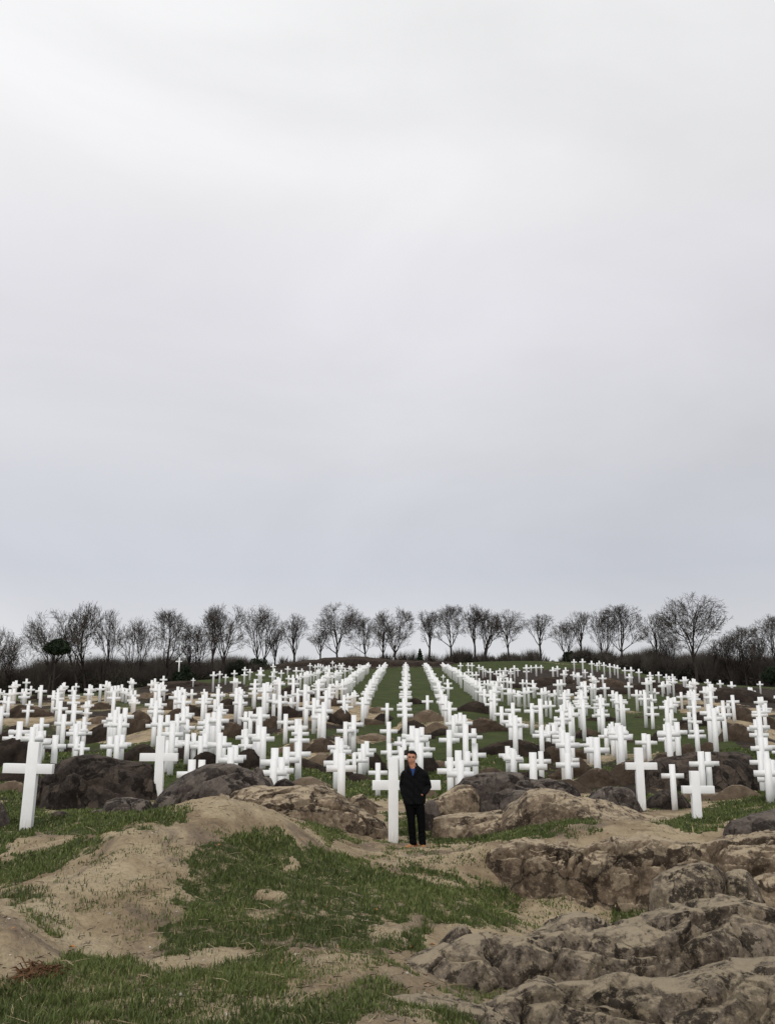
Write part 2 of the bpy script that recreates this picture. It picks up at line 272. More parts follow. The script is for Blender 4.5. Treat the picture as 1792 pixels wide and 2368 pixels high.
# ---------------------------------------------------------------- the crosses as read from the photograph
# tiles: (x offset, y offset) then x, top, span, base (0 = hidden) in tile units of 1/5.58 photo pixel
TS = 5.58
TILES = {
(0,1540): "185,205,125,0 352,165,100,320 10,295,105,0 60,315,95,0 410,258,100,0 300,295,118,0 345,290,122,0 140,300,130,0 125,395,158,605 325,330,145,560 545,248,150,415 515,275,100,385 390,450,105,600 375,505,155,718 838,212,112,0 800,250,115,0 760,290,125,0 760,340,165,0 790,448,200,680 990,222,90,0 945,265,115,0 965,310,150,0 970,340,140,0 962,390,168,0 965,490,215,725 1165,238,130,0 1155,300,135,510 1120,458,135,640 1135,545,125,645 1305,235,130,410 1418,205,125,430 1495,255,130,440 1535,250,120,440 1450,270,135,420 1475,330,175,0 1640,290,120,0 30,520,210,870 550,668,195,0 835,620,232,940 1095,655,180,0 1500,565,235,0 1620,540,228,0 1465,650,220,0 1560,640,240,0",
(0,1660): "270,45,272,375 250,150,240,0 435,118,290,0 570,165,235,0 725,222,285,590 535,170,290,600 995,75,250,470 1095,90,200,270 1072,305,190,470 995,240,220,475 1430,240,250,470 1525,225,265,505",
(300,1540): "48,172,100,270 10,250,105,360 75,315,130,0 70,400,145,550 292,183,112,368 443,127,95,0 405,215,105,0 455,265,100,345 393,235,165,0 290,415,175,0 350,445,190,0 340,480,215,0 400,635,245,0 325,660,220,0 625,268,150,540 650,310,190,0 710,298,150,0 705,370,200,0 808,300,125,392 965,298,90,0 955,370,198,730 825,155,60,212 1087,73,95,192 1167,67,80,200 1243,107,78,190 1355,55,85,0 1355,150,115,350 1152,235,80,0 1150,290,182,0 1195,335,90,0 1105,430,180,0 1160,520,190,825 1155,575,250,0 1010,610,250,0 1070,660,235,0 1425,272,145,0 1385,285,180,450 1430,380,190,530 1458,430,130,570 1490,12,75,0 1485,75,85,215 1555,40,80,180 1622,170,130,0 1620,220,150,0 1600,290,130,488 1670,135,90,0 1500,588,185,0 1565,585,210,0 700,540,215,0 625,620,220,0 1665,535,210,0",
(300,1660): "555,70,280,465 680,60,215,240 750,210,250,430 555,220,265,465 925,230,265,555 975,200,265,555 985,20,220,0 1020,80,225,300 1170,190,300,600 1215,235,270,0 1315,380,320,620 812,538,375,770 490,290,265,700 1500,140,215,430 1510,250,210,430 1620,255,230,0",
(600,1520): "20,130,85,0 25,180,100,0 180,85,70,190 195,145,90,0 172,200,92,285 285,165,80,275 368,115,75,225 478,128,90,230 550,145,65,0 380,230,85,360 265,270,150,450 200,290,110,0 150,355,125,450 75,335,190,0 435,225,110,0 490,225,110,360 440,270,150,405 655,75,65,180 630,180,100,0 590,190,120,310 665,175,92,0 720,95,62,0 760,80,70,0 790,85,70,0 820,95,62,0 745,160,90,270 705,190,80,275 770,150,80,0 945,45,55,110 870,110,90,0 850,130,80,0 900,100,80,0 985,95,62,0 1035,75,62,140 1075,72,62,150 1060,100,80,0 1105,135,80,235 1160,110,65,205 1185,120,66,200 1280,90,72,160 1305,95,62,0 900,150,110,0 1045,160,85,0 1020,190,92,0 985,180,100,0 940,200,110,0 885,200,112,350 830,235,110,0 810,250,112,0 770,280,140,0 740,300,140,0 765,340,160,540 950,340,140,590 1000,300,140,465 905,380,160,600 860,425,185,590 605,360,175,0 605,560,205,780 590,350,180,0 500,400,160,0 270,485,200,640 340,440,135,0 430,425,135,670 410,520,145,680 60,335,150,0 60,440,165,780 710,525,215,885 830,575,240,0 780,660,225,1036 1090,485,180,0 1140,465,120,0 1225,425,85,530 1200,450,112,0 1125,560,165,840 1645,590,160,725 343,730,220,1126 1215,745,238,1136 15,640,240,0 1550,95,80,180 1190,260,110,0",
(600,1660): "490,12,240,0 515,12,225,0 530,90,225,0 520,160,250,440 510,310,315,770 205,388,370,790 185,530,345,790 58,115,290,650 1015,245,262,0 1110,50,225,0 1050,300,270,0 1000,410,330,0 1060,455,380,982 1300,440,210,700 1340,335,262,735 1530,580,250,795 1665,50,230,0 1680,330,230,0",
(900,1520): "752,283,110,0 757,330,130,505 695,225,60,275 492,492,150,607 918,70,72,145 1015,72,62,0 1065,72,70,140 1155,95,70,170 1205,115,75,0 1237,145,62,212 1300,145,88,250 1380,172,80,270 1425,143,62,190 1495,133,80,190 1560,145,80,0 1610,105,85,0 1655,140,62,220 1565,170,80,0 1430,200,100,0 1470,225,90,0 1400,260,110,0 1520,260,100,0 1565,270,112,385 1020,150,80,0 1070,190,80,290 1120,185,85,340 1160,270,78,350 1225,300,95,0 1270,292,112,455 1380,320,130,0 1345,380,140,0 1310,525,165,815 1450,345,120,520 1535,400,130,545 1600,415,115,0 1660,430,130,0 1443,635,190,961 1590,585,200,0 1560,720,230,1061 1615,750,240,1101 825,750,210,0 965,742,210,0",
(900,1660): "290,103,275,0 360,135,290,0 415,120,240,0 125,245,180,0 190,205,250,0 493,303,195,0 400,330,300,0 390,260,280,600 160,380,255,740 767,155,262,520 1087,137,225,430 975,80,290,0 1105,330,288,590 885,420,340,810 1000,430,300,750 910,545,350,830 1590,400,248,0 1612,430,240,720",
(1200,1520): "92,95,90,0 92,140,88,0 152,103,62,180 217,95,75,190 283,100,62,158 433,125,90,242 490,110,80,240 597,130,80,0 575,170,100,332 700,185,90,292 765,197,100,295 847,157,78,292 705,25,75,0 815,18,85,95 932,45,80,130 1000,70,66,150 1030,45,62,0 1090,65,75,160 1165,80,80,180 1225,92,70,0 1265,100,80,185 1360,130,80,235 1440,125,90,212 1540,150,85,250 925,205,90,0 950,240,110,0 980,260,105,385 1073,223,100,0 1098,335,125,590 1418,210,95,310 1408,320,115,520 1640,265,140,360 45,285,95,0 95,290,95,0 65,390,135,690 175,293,100,0 180,340,110,485 497,290,128,0 290,398,135,600 380,430,130,695 845,308,150,0 790,390,150,0 800,430,185,0 925,335,130,585 455,420,115,540 530,420,120,0 590,420,145,0 580,450,160,0 820,540,195,775 770,480,175,0 1050,480,130,0 1040,520,178,0 1050,600,175,0 1065,650,188,1091 970,595,110,725 1255,445,135,0 1305,480,155,0 1310,500,175,0 1337,590,172,782 1510,420,140,668 1608,420,130,0 1610,450,170,680 158,592,200,770 272,535,205,0 400,560,135,0 472,763,190,976 648,575,155,0 650,640,205,0 540,615,155,0 555,690,220,0",
(1200,1660): "290,90,180,0 283,115,232,0 1168,75,150,0 1300,95,300,665 1340,110,230,495 1200,120,220,0 990,250,325,867 920,245,205,0 1605,200,228,470 620,190,305,0 540,120,235,0 620,450,298,797 650,420,240,0 675,235,230,0 170,445,357,817 280,430,250,0",
(1492,1520): "55,190,90,0 57,225,85,0 62,250,120,0 67,390,120,0 70,480,143,0 80,580,140,0 80,650,175,805 165,187,88,280 265,215,82,0 300,240,90,0 345,215,80,0 375,250,65,0 277,300,108,490 210,318,110,420 350,265,110,420 487,250,100,380 515,250,80,0 570,305,100,0 570,325,110,0 628,282,115,395 797,282,90,0 830,315,80,0 825,340,120,0 830,365,125,0 795,385,135,0 835,430,172,603 957,295,92,417 1105,312,110,425 1330,385,110,500 1470,308,83,397 1660,495,70,0 455,448,125,705 285,505,140,0 372,513,132,720 260,550,195,0 310,720,168,0 625,418,125,0 600,440,150,0 625,470,152,0 610,550,188,713 1120,487,165,785 993,557,160,0 870,655,255,1231 1000,640,210,1051 1460,512,138,0 1540,592,155,0 1450,620,180,0 1460,650,190,0 625,738,180,0",
(1492,1660): "655,80,190,0 655,120,232,445 705,432,305,740 340,598,285,890 290,60,290,0 265,160,225,475 335,100,210,470 1450,100,245,0 1480,250,272,545 1460,-10,255,0 1470,430,280,0 1558,525,360,0 1572,640,290,960 1710,350,180,0",
}
# the six near crosses and the odd thin one: x, top, base, arm centre y, arm left, arm right, upright width, bar thickness, depth (m), label
NEAR = [
 (61.5,1716,1917,1777.5,7.5,121.5,27,22.5,17.3,'large white cross at the left edge of the field, standing on grass, leaning right'),
 (366,1702,1845,1751,325,412,20.5,18.5,22.5,'tall white cross rising behind the grey boulder, just right of the big dark boulder'),
 (909.5,1752,1945,1815.5,861,1018,24,22,17.9,'large white cross with very long arms standing beside the man'),
 (1483,1729,1871.5,1771.5,1446,1517.5,19,16.5,23.0,'tall white cross on the right, alone in front of a dark cleft rock'),
 (1612,1783,1901,1826,1576,1649.5,21,17.5,20.3,'stout white cross at the right, its foot on the tan earth mound'),
 (414.5,1520,1546,1529.5,407,422,2.8,2.6,150,'tiny slender white cross standing alone against the dark wood on the left'),
]
SPAN, HT, WID, THK, ARM = 0.87, 1.63, 0.224, 0.188, 0.44
def depth_of(s, v):                         # Y at which a span of SPAN metres measures s photo pixels
    e = elev(v); d = FPX*SPAN/s
    return d/(cp + e*sp)
crs = []                                    # dicts: px, top, s, Y, P(top), zb
for (ox, oy), txt in TILES.items():
    for w in txt.split():
        x, t_, s_, b_ = [float(q) for q in w.split(',')]
        px, py, s = ox + x/TS, oy + t_/TS, s_/TS
        sc = 1.0
        Y = depth_of(s, py)
        if Y > 165: sc = 165/Y; Y = 165.0
        P = ray(px, py, Y)
        zb = ray(px, oy + b_/TS, Y)[2] if b_ else P[2] - HT*sc
        if b_ and P[2] - zb < 1.25*sc: zb = P[2] - HT*sc; b_ = 0    # foot hidden behind a mound
        crs.append(dict(px=px, top=py, s=s, Y=Y, P=P, zb=zb, seen=bool(b_), sc=sc))
# the photograph's stacks are thicker than the crosses one can read off: further crosses stand close behind many of them
_re = random.Random(21)
for c in list(crs):
    if 24 < c['Y'] < 105 and c['px'] > 8 and not 870 < c['px'] < 1010 and _re.random() < 0.5:
        Y = c['Y'] + _re.uniform(1.6, 4.5); dx = _re.choice([-1, 1])*_re.uniform(.12, .42)*c['s']; dv = _re.uniform(-.35, .20)*c['s']*.6
        px, tp = c['px']+dx, c['top']+dv; P = ray(px, tp, Y)
        crs.append(dict(px=px, top=tp, s=FPX*SPAN/(Y*cp), Y=Y, P=P, zb=P[2]-HT, seen=False, sc=1.0, echo=True))
# the long straight rows up the hill: near Y, far Y, lateral offset near, far (metres from the row-line vanishing at px 938)
def row_top(Y): return CZ + np.interp(Y, [45, 51, 60, 73, 100, 130, 166], [0.0, 0.45, 1.15, 2.33, 4.5, 6.75, 9.1])
ROWS = [(51, 165, 0.0, 0.0), (55, 165, 2.5, 3.45), (61, 165, 5.75, 6.6), (60, 165, -2.8, -3.5), (76, 160, -5.3, -6.3)]
ROWN = ['in the row leading uphill behind the man', 'in the first row right of the centre row', 'in the second row right of the centre row',
        'in the first row left of the centre row', 'in the second row left of the centre row']
rowc = []
for ri, (y0, y1, d0, d1) in enumerate(ROWS):
    Y = y0; k = 0
    while Y < y1:
        q = (Y-y0)/(y1-y0); X = (938-PW/2)/FPX*Y*0.985 + d0 + (d1-d0)*q + random.uniform(-.12, .12)
        zt = row_top(Y) + random.uniform(-.12, .12)
        px, py, dep = project(X, Y, zt)
        rowc.append(dict(px=px, top=py, s=FPX*SPAN/dep, Y=Y, P=np.array([X, Y, zt]), zb=zt-HT, seen=False, sc=1.0, row=ri, k=k))
        k += 1; Y += 2.75 + 0.010*Y + random.uniform(-.25, .25)

# ---------------------------------------------------------------- terrain height: thin-plate fit of elevation slope over (X/Y, ln Y)
CTRL = [ # photo x, photo y, depth
 (0,2368,5.3),(300,2368,5.4),(600,2368,5.5),(900,2368,5.5),(1200,2470,5.4),(1500,2490,5.3),(1792,2490,5.2),
 (-400,2300,5.8),(2200,2300,5.6),(-300,2100,8.6),(2100,2150,8.6),(-400,1950,14),(2200,1900,15),
 (0,2290,6.3),(300,2290,6.4),(600,2290,6.5),(860,2290,6.5),(1200,2425,6.1),(1500,2425,6.1),(1792,2425,6.1),
 (40,2170,7.2),(0,2140,7.5),(120,2230,7.0),(160,2190,8.0),(450,2215,7.6),(700,2230,7.4),(900,2235,7.5),(1250,2385,7.2),(1500,2385,7.2),(1792,2375,7.2),(1200,2300,8.1),(1500,2305,8.1),(1792,2290,8.2),
 (220,2150,8.7),(400,2160,8.6),(640,2165,8.8),(850,2190,8.6),(1050,2225,9.0),(1350,2245,9.1),(1700,2245,9.2),
 (90,2080,9.1),(0,2072,9.4),(150,2050,9.6),(250,1975,10.5),(290,1931,10.9),(430,1898,11.8),(560,1886,12.6),(650,1901,13.1),(220,2070,9.4),
 (0,2025,13.2),(0,1960,15.3),(150,1955,14.6),(290,1915,15.8),(430,1893,16.8),(540,1883,17.5),(50,1917,17.3),(200,1890,18.0),
 (360,2040,9.7),(500,2030,10.2),(500,2090,9.6),(700,2080,10.0),(620,1960,12.4),(760,1975,13.2),(720,1925,14.9),
 (850,2100,10.2),(900,2040,12.2),(850,1990,14.0),(940,1957,17.1),(880,1946,17.9),(1000,1962,16.6),(1100,1962,16.2),(1050,2010,14.0),(1080,2100,10.7),
 (1150,1962,15.0),(1300,1955,15.2),(1500,1950,15.2),(1700,1945,15.2),(1792,1940,15.2),
 (1200,2085,13.9),(1330,2110,13.6),(1450,2115,13.5),(1600,2100,13.4),(1200,2150,11.6),(1380,2165,11.8),(1600,2150,11.0),(1750,2150,11.2),
 (1000,1930,19),(1200,1910,19.5),(1400,1905,19.5),(1600,1905,20.0),(1700,1880,21),(1792,1865,21),(700,1900,17.5),(800,1925,17.8),
 (0,1880,20.5),(250,1870,22),(500,1875,22),(800,1870,23),(1020,1885,22),(1250,1870,23),(1500,1871,23.2),(1650,1850,25),(1792,1835,26),
 (700,1858,25.5),(900,1840,27),(1050,1835,28),(900,1800,32),(700,1800,32),(1300,1830,28),
 # hill crest and what lies behind it
 (640,1546,165),(700,1541,172),(800,1539,175),(940,1541,175),(1030,1541,175),(1100,1533,180),(1200,1530,185),(1320,1531,190),(1400,1538,190),
 (1450,1551,185),(1530,1566,178),(1600,1577,170),(1700,1585,160),(1792,1590,155),(2050,1600,150),(2500,1600,150),
 (560,1563,150),(430,1576,138),(300,1594,132),(150,1606,128),(0,1609,126),(-200,1610,126),(-700,1610,126),
 (640,1553,150),(1000,1553,150),(1100,1546,160),(1300,1545,165),
]
BEH = [(u, v+24, Y*1.28) for u, v, Y in [(-200,1606,130),(0,1606,130),(300,1590,138),(560,1560,155),(640,1546,165),(800,1540,175),(940,1540,175),(1100,1533,182),(1320,1531,190),(1450,1551,185),(1600,1577,170),(1792,1590,158),(2050,1598,155)]]
BEH += [(u, 1632, 700) for u in (-1500,-600,0,450,900,1350,1800,2400,3300)] + [(u, 1645, 2600) for u in (-2500,-600,450,1350,2400,4300)]
BEH += [(u, v, Y) for u in (-2600, 4400) for v, Y in ((2368,5.3),(1957,17),(1760,35),(1640,80),(1600,160))] + [(u, 3300, 2.0) for u in (-1500, 900, 3300)] + [(u, 1620, 90) for u in (-500, 2300)] + [(u, 1730, 40) for u in (-500, 2300)]
pts, vals, lam = [], [], []
def addp(P, l): pts.append((P[0]/P[1]/0.42, math.log(P[1])/0.9)); vals.append((P[2]-CZ)/P[1]); lam.append(l)
for u, v, Y in CTRL: addp(ray(u, v, Y), 2e-5 if Y < 30 else 1e-4)
for u, v, Y in BEH: addp(ray(u, v, Y), 1e-4)
for c in crs:
    if (c['seen'] or c['Y'] > 30) and 'echo' not in c: addp((c['P'][0], c['Y'], c['zb']), 2.5e-3 if c['seen'] else 2e-2)
for c in rowc[::4]: addp((c['P'][0], c['Y'], c['zb']), 1e-3)
for n_ in NEAR[:5]: addp(ray(n_[0], n_[2], n_[8]), 1e-3)
pts = np.array(pts); vals = np.array(vals); lam = np.array(lam)
def _k(r2): return 0.5*r2*np.log(r2 + 1e-12)
d2 = ((pts[:, None]-pts[None])**2).sum(2); n_p = len(pts)
A = np.zeros((n_p+3, n_p+3)); A[:n_p, :n_p] = _k(d2) + np.diag(lam*3)
A[:n_p, n_p] = 1; A[:n_p, n_p+1:] = pts; A[n_p, :n_p] = 1; A[n_p+1:, :n_p] = pts.T
sol = np.linalg.lstsq(A, np.concatenate([vals, [0, 0, 0]]), rcond=None)[0]
def tps(u, l):
    sh = np.shape(u); q = np.stack([np.ravel(u)/0.42, np.ravel(l)/0.9], 1); r = np.empty(len(q))
    for i in range(0, len(q), 4000):
        b = q[i:i+4000]; k = _k(((b[:, None]-pts[None])**2).sum(2))
        r[i:i+4000] = k @ sol[:n_p] + sol[n_p] + b @ sol[n_p+1:]
    return r.reshape(sh)
# coarse table, then bilinear
UL = np.linspace(-2.2, 2.2, 441); LL = np.linspace(math.log(0.9), math.log(2600), 260)
TAB = tps(*np.meshgrid(UL, LL))
def base_h(X, Y):
    X = np.asarray(X, float); Y = np.asarray(Y, float)
    u = np.clip(X/Y, -2.19, 2.19); l = np.clip(np.log(Y), LL[0], LL[-1]-1e-6)
    a = (u-UL[0])/(UL[1]-UL[0]); b = (l-LL[0])/(LL[1]-LL[0]); i = np.clip(a.astype(int), 0, len(UL)-2); j = np.clip(b.astype(int), 0, len(LL)-2)
    fa, fb = a-i, b-j
    e = TAB[j, i]*(1-fa)*(1-fb) + TAB[j, i+1]*fa*(1-fb) + TAB[j+1, i]*(1-fa)*fb + TAB[j+1, i+1]*fa*fb
    return CZ + e*Y
def ground_h(X, Y):
    X = np.asarray(X, float); Y = np.asarray(Y, float)
    z = base_h(X, Y)
    mid = np.clip((Y-20)/15, 0, 1)*np.clip((150-Y)/60, 0, 1)
    near = np.clip((24-Y)/8, 0, 1)
    z = z + mid*(0.16*perlin(X*0.22, Y*0.16) + 0.05*perlin(X*0.7, Y*0.6))
    z = z + near*(0.055*fbm(X*0.9, Y*0.9, 0, 4) + 0.026*fbm(X*3.4, Y*3.4, 5, 4, .6))
    # eroded bank below the ledge on the right
    bank = np.clip((X-1.6)/1.2, 0, 1)*np.clip((Y-11.3)/1.0, 0, 1)*np.clip((15.6-Y)/0.8, 0, 1)
    z = z + bank*(0.13*ridged(X*1.1, Y*1.6, z*1.3, 4) - 0.05)
    return z
def hit(u, v, y0=3.0, y1=240.0):            # depth at which the ray of a photo pixel meets the ground
    Y = np.exp(np.linspace(math.log(y0), math.log(y1), 900)); x = (u-PW/2)/FPX; y = -(v-PH/2)/FPX
    k = Y/(cp - y*sp); X = x*k; Z = CZ + (sp + y*cp)*k
    g = ground_h(X, Y); w = np.where(Z <= g)[0]
    return float(Y[w[0]]) if len(w) else None
# ---------------------------------------------------------------- where turf grows and where the earth is dark
GRASS_IN = [
 [(0,1860),(60,1850),(110,1862),(230,1862),(300,1868),(430,1872),(450,1885),(410,1897),(290,1924),(240,1962),(180,1990),(110,2020),(0,2050),(-200,2060),(-200,1860)],
 [(440,1990),(450,1960),(480,1950),(520,1945),(560,1925),(590,1915),(640,1925),(700,1945),(740,1962),(800,1985),(860,2008),(930,2000),(1010,2010),(1060,2030),(1120,2050),(1190,2060),(1200,2130),(1150,2155),(1080,2145),(1050,2130),(985,2150),(975,2195),(880,2205),(760,2200),(640,2180),(560,2190),(480,2200),(370,2200),(400,2170),(370,2140),(430,2110),(400,2070),(440,2030)],
 [(0,2050),(120,2075),(160,2120),(170,2165),(100,2150),(40,2110),(0,2100)],
 [(-200,2260),(0,2290),(60,2270),(140,2222),(180,2212),(260,2215),(380,2225),(400,2240),(560,2228),(620,2200),(680,2210),(700,2240),(640,2290),(720,2320),(800,2290),(870,2260),(940,2280),(900,2310),(830,2345),(800,2368),(760,2420),(-200,2420)],
 [(985,1930),(990,1900),(1010,1888),(1060,1900),(1130,1910),(1200,1893),(1290,1888),(1380,1900),(1390,1930),(1330,1940),(1200,1945),(1100,1950),(1000,1955)],
 [(1500,1905),(1580,1890),(1650,1860),(1792,1830),(1900,1830),(1900,1890),(1690,1893),(1650,1922),(1580,1920)],
 [(700,1905),(760,1895),(790,1900),(800,1930),(850,1945),(830,1950),(760,1945)],
 [(1410,2100),(1450,2085),(1500,2120),(1480,2145),(1415,2145)], [(1035,2325),(1100,2325),(1190,2420),(1020,2420)],
 [(1000,1875),(1040,1845),(1240,1850),(1230,1878),(1100,1893),(1010,1888)],
 [(880,1880),(980,1880),(985,1950),(940,1945)],
]
GRASS_OUT = [[(0,1990),(0,1962),(60,1940),(110,1925),(190,1930),(330,1925),(330,1934),(180,1945),(110,1966)],
 [(655,2000),(670,1980),(690,1990),(680,2015),(655,2018)], [(600,2075),(640,2050),(680,2055),(660,2070),(600,2090)],
 [(860,2150),(980,2100),(1000,2120),(920,2170),(850,2180)], [(1060,2070),(1110,2075),(1100,2100),(1060,2090)],[(95,1868),(160,1852),(180,1872),(110,1890)]]
GRASS_HALF = [[(1190,1990),(1260,2005),(1380,2055),(1400,2110),(1340,2145),(1190,2150)], [(600,2200),(900,2200),(880,2270),(700,2300),(560,2240)], [(130,2010),(420,1930),(440,2180),(180,2180)], [(900,1960),(1150,1965),(1150,2010),(850,1990)], [(470,1930),(560,1905),(520,1940)]]
DARK_IN = [[(1090,1556),(1180,1549),(1330,1546),(1430,1556),(1560,1580),(1900,1600),(1900,1650),(1600,1618),(1470,1598),(1300,1603),(1200,1590),(1110,1572)],
 [(320,1584),(560,1577),(575,1601),(320,1606)], [(640,1500),(1035,1500),(1035,1544),(940,1543),(640,1556)]]
BROWN_IN = [[(-100,1628),(340,1606),(560,1600),(760,1602),(885,1640),(890,1668),(760,1690),(600,1698),(400,1700),(300,1722),(-100,1705)],
 [(950,1650),(1080,1660),(1160,1680),(1110,1700),(980,1695),(900,1690)], [(1560,1605),(1900,1640),(1900,1760),(1720,1730),(1640,1690),(1560,1640)],
 [(640,1730),(760,1700),(900,1700),(880,1715),(760,1730),(740,1760),(650,1740)], [(1240,1750),(1520,1740),(1600,1830),(1300,1860)]]
EXTRA_GREEN = [[(640,1556),(940,1543),(1040,1545),(1110,1600),(1160,1650),(1040,1655),(900,1650),(860,1610),(820,1600),(700,1575)], [(1400,1540),(1130,1531),(1060,1536),(1100,1552),(1330,1546)]]
def masks(X, Y, Z):
    u, v, d = project(X, Y, Z)
    wob = np.clip(60/np.maximum(d, 1), 1.5, 16)
    s = 1.6
    uu = u + wob*fbm(X*s, Y*s, 3, 6, .72)*5.0; vv = v + wob*fbm(X*s, Y*s, 9, 6, .72)*2.6
    fg = Y < 25
    g = np.zeros(X.shape); dk = np.zeros(X.shape)
    for i_, p in enumerate(GRASS_IN): g = np.maximum(g, inpoly(uu, vv, p)*(1.0, 1.0, .7, .78, .95, 1.0, .8, .9, .8, .9, .8)[i_])
    for p in GRASS_HALF: g = np.maximum(g, inpoly(uu, vv, p)*0.30)
    for p in GRASS_OUT: g = np.where(inpoly(uu, vv, p), 0.12, g)
    g = g - np.where(fg, np.clip(0.75*fbm(X*0.8+3, Y*0.8, 12, 5, .7)-0.20, 0, .85), 0)
    g = np.where((fg) & ((u < -150) | (u > 1950)), np.clip(0.5+0.9*fbm(X*0.35, Y*0.35, 1, 3), 0, 1), g)
    gm = 0.88 + 0.55*fbm(X*0.16, Y*0.10, 2, 4)
    for p in BROWN_IN: gm = np.where(inpoly(uu, vv, p), gm-0.62, gm)
    for p in DARK_IN:
        q = inpoly(uu, vv, p) & (Y > 60); gm = np.where(q, 0.05, gm); dk = np.where(q, 1.0, dk)
    for p in EXTRA_GREEN: gm = np.where(inpoly(uu, vv, p), 1.0, gm)
    gm = np.where(Y > 215, 0.3, gm)
    dk = np.where(~fg & (dk < 1), np.clip(0.45 + 0.9*fbm(X*0.2, Y*0.12, 6, 3), 0, 0.8), dk)
    t = np.clip((Y-24)/4, 0, 1)
    return np.clip(g*(1-t) + gm*t, 0, 1), dk
# ---------------------------------------------------------------- the ground: one sheet from under the camera to the horizon
uc = np.concatenate([np.linspace(-2.1, -0.56, 40)[:-1], np.linspace(-0.56, 0.56, 640), np.linspace(0.56, 2.1, 40)[1:]])
yr = np.concatenate([np.geomspace(1.0, 4.6, 40)[:-1], np.geomspace(4.6, 26, 520)[:-1], np.geomspace(26, 240, 260)[:-1], np.geomspace(240, 2500, 40)])
UG, YG = np.meshgrid(uc, yr); XG = UG*YG; ZG = ground_h(XG, YG)
gA, dA = masks(XG, YG, ZG)
mesh_np('ground', np.stack([XG, YG, ZG], -1).reshape(-1, 3), gridfaces(*XG.shape), M_ground, True, attrs={'turf': np.where(YG < 26, gA*np.interp(YG, [0, 14, 24], [0.50, 0.62, 0.95]), gA).ravel(), 'dark': dA.ravel()})['kind'] = 'structure'

_cr = np.random.default_rng(9).random((512, 3)); _ct = np.random.default_rng(10).normal(size=(512, 3))
def cells(x, y, z):
    """nearest-cell noise: crack width (F2-F1) and the height of a randomly tilted plane in each cell"""
    xi, yi, zi = np.floor(x).astype(np.int64), np.floor(y).astype(np.int64), np.floor(z).astype(np.int64)
    f1 = np.full(x.shape, 9.0); f2 = f1.copy(); pl = np.zeros(x.shape)
    for a in (-1, 0, 1):
        for b in (-1, 0, 1):
            for c in (-1, 0, 1):
                h = _perm[(_perm[(_perm[(xi+a) & 511] + yi+b) & 511] + zi+c) & 511]; r = _cr[h]
                dx, dy, dz = x-(xi+a+r[..., 0]), y-(yi+b+r[..., 1]), z-(zi+c+r[..., 2])
                d = np.sqrt(dx*dx+dy*dy+dz*dz); t = _ct[h]; p = dx*t[..., 0]+dy*t[..., 1]+dz*t[..., 2] + 0.5*t[..., 1]
                n = d < f1
                f2 = np.where(n, f1, np.minimum(f2, d)); pl = np.where(n, p, pl); f1 = np.where(n, d, f1)
    return f2-f1, np.clip(pl, -1, 1)
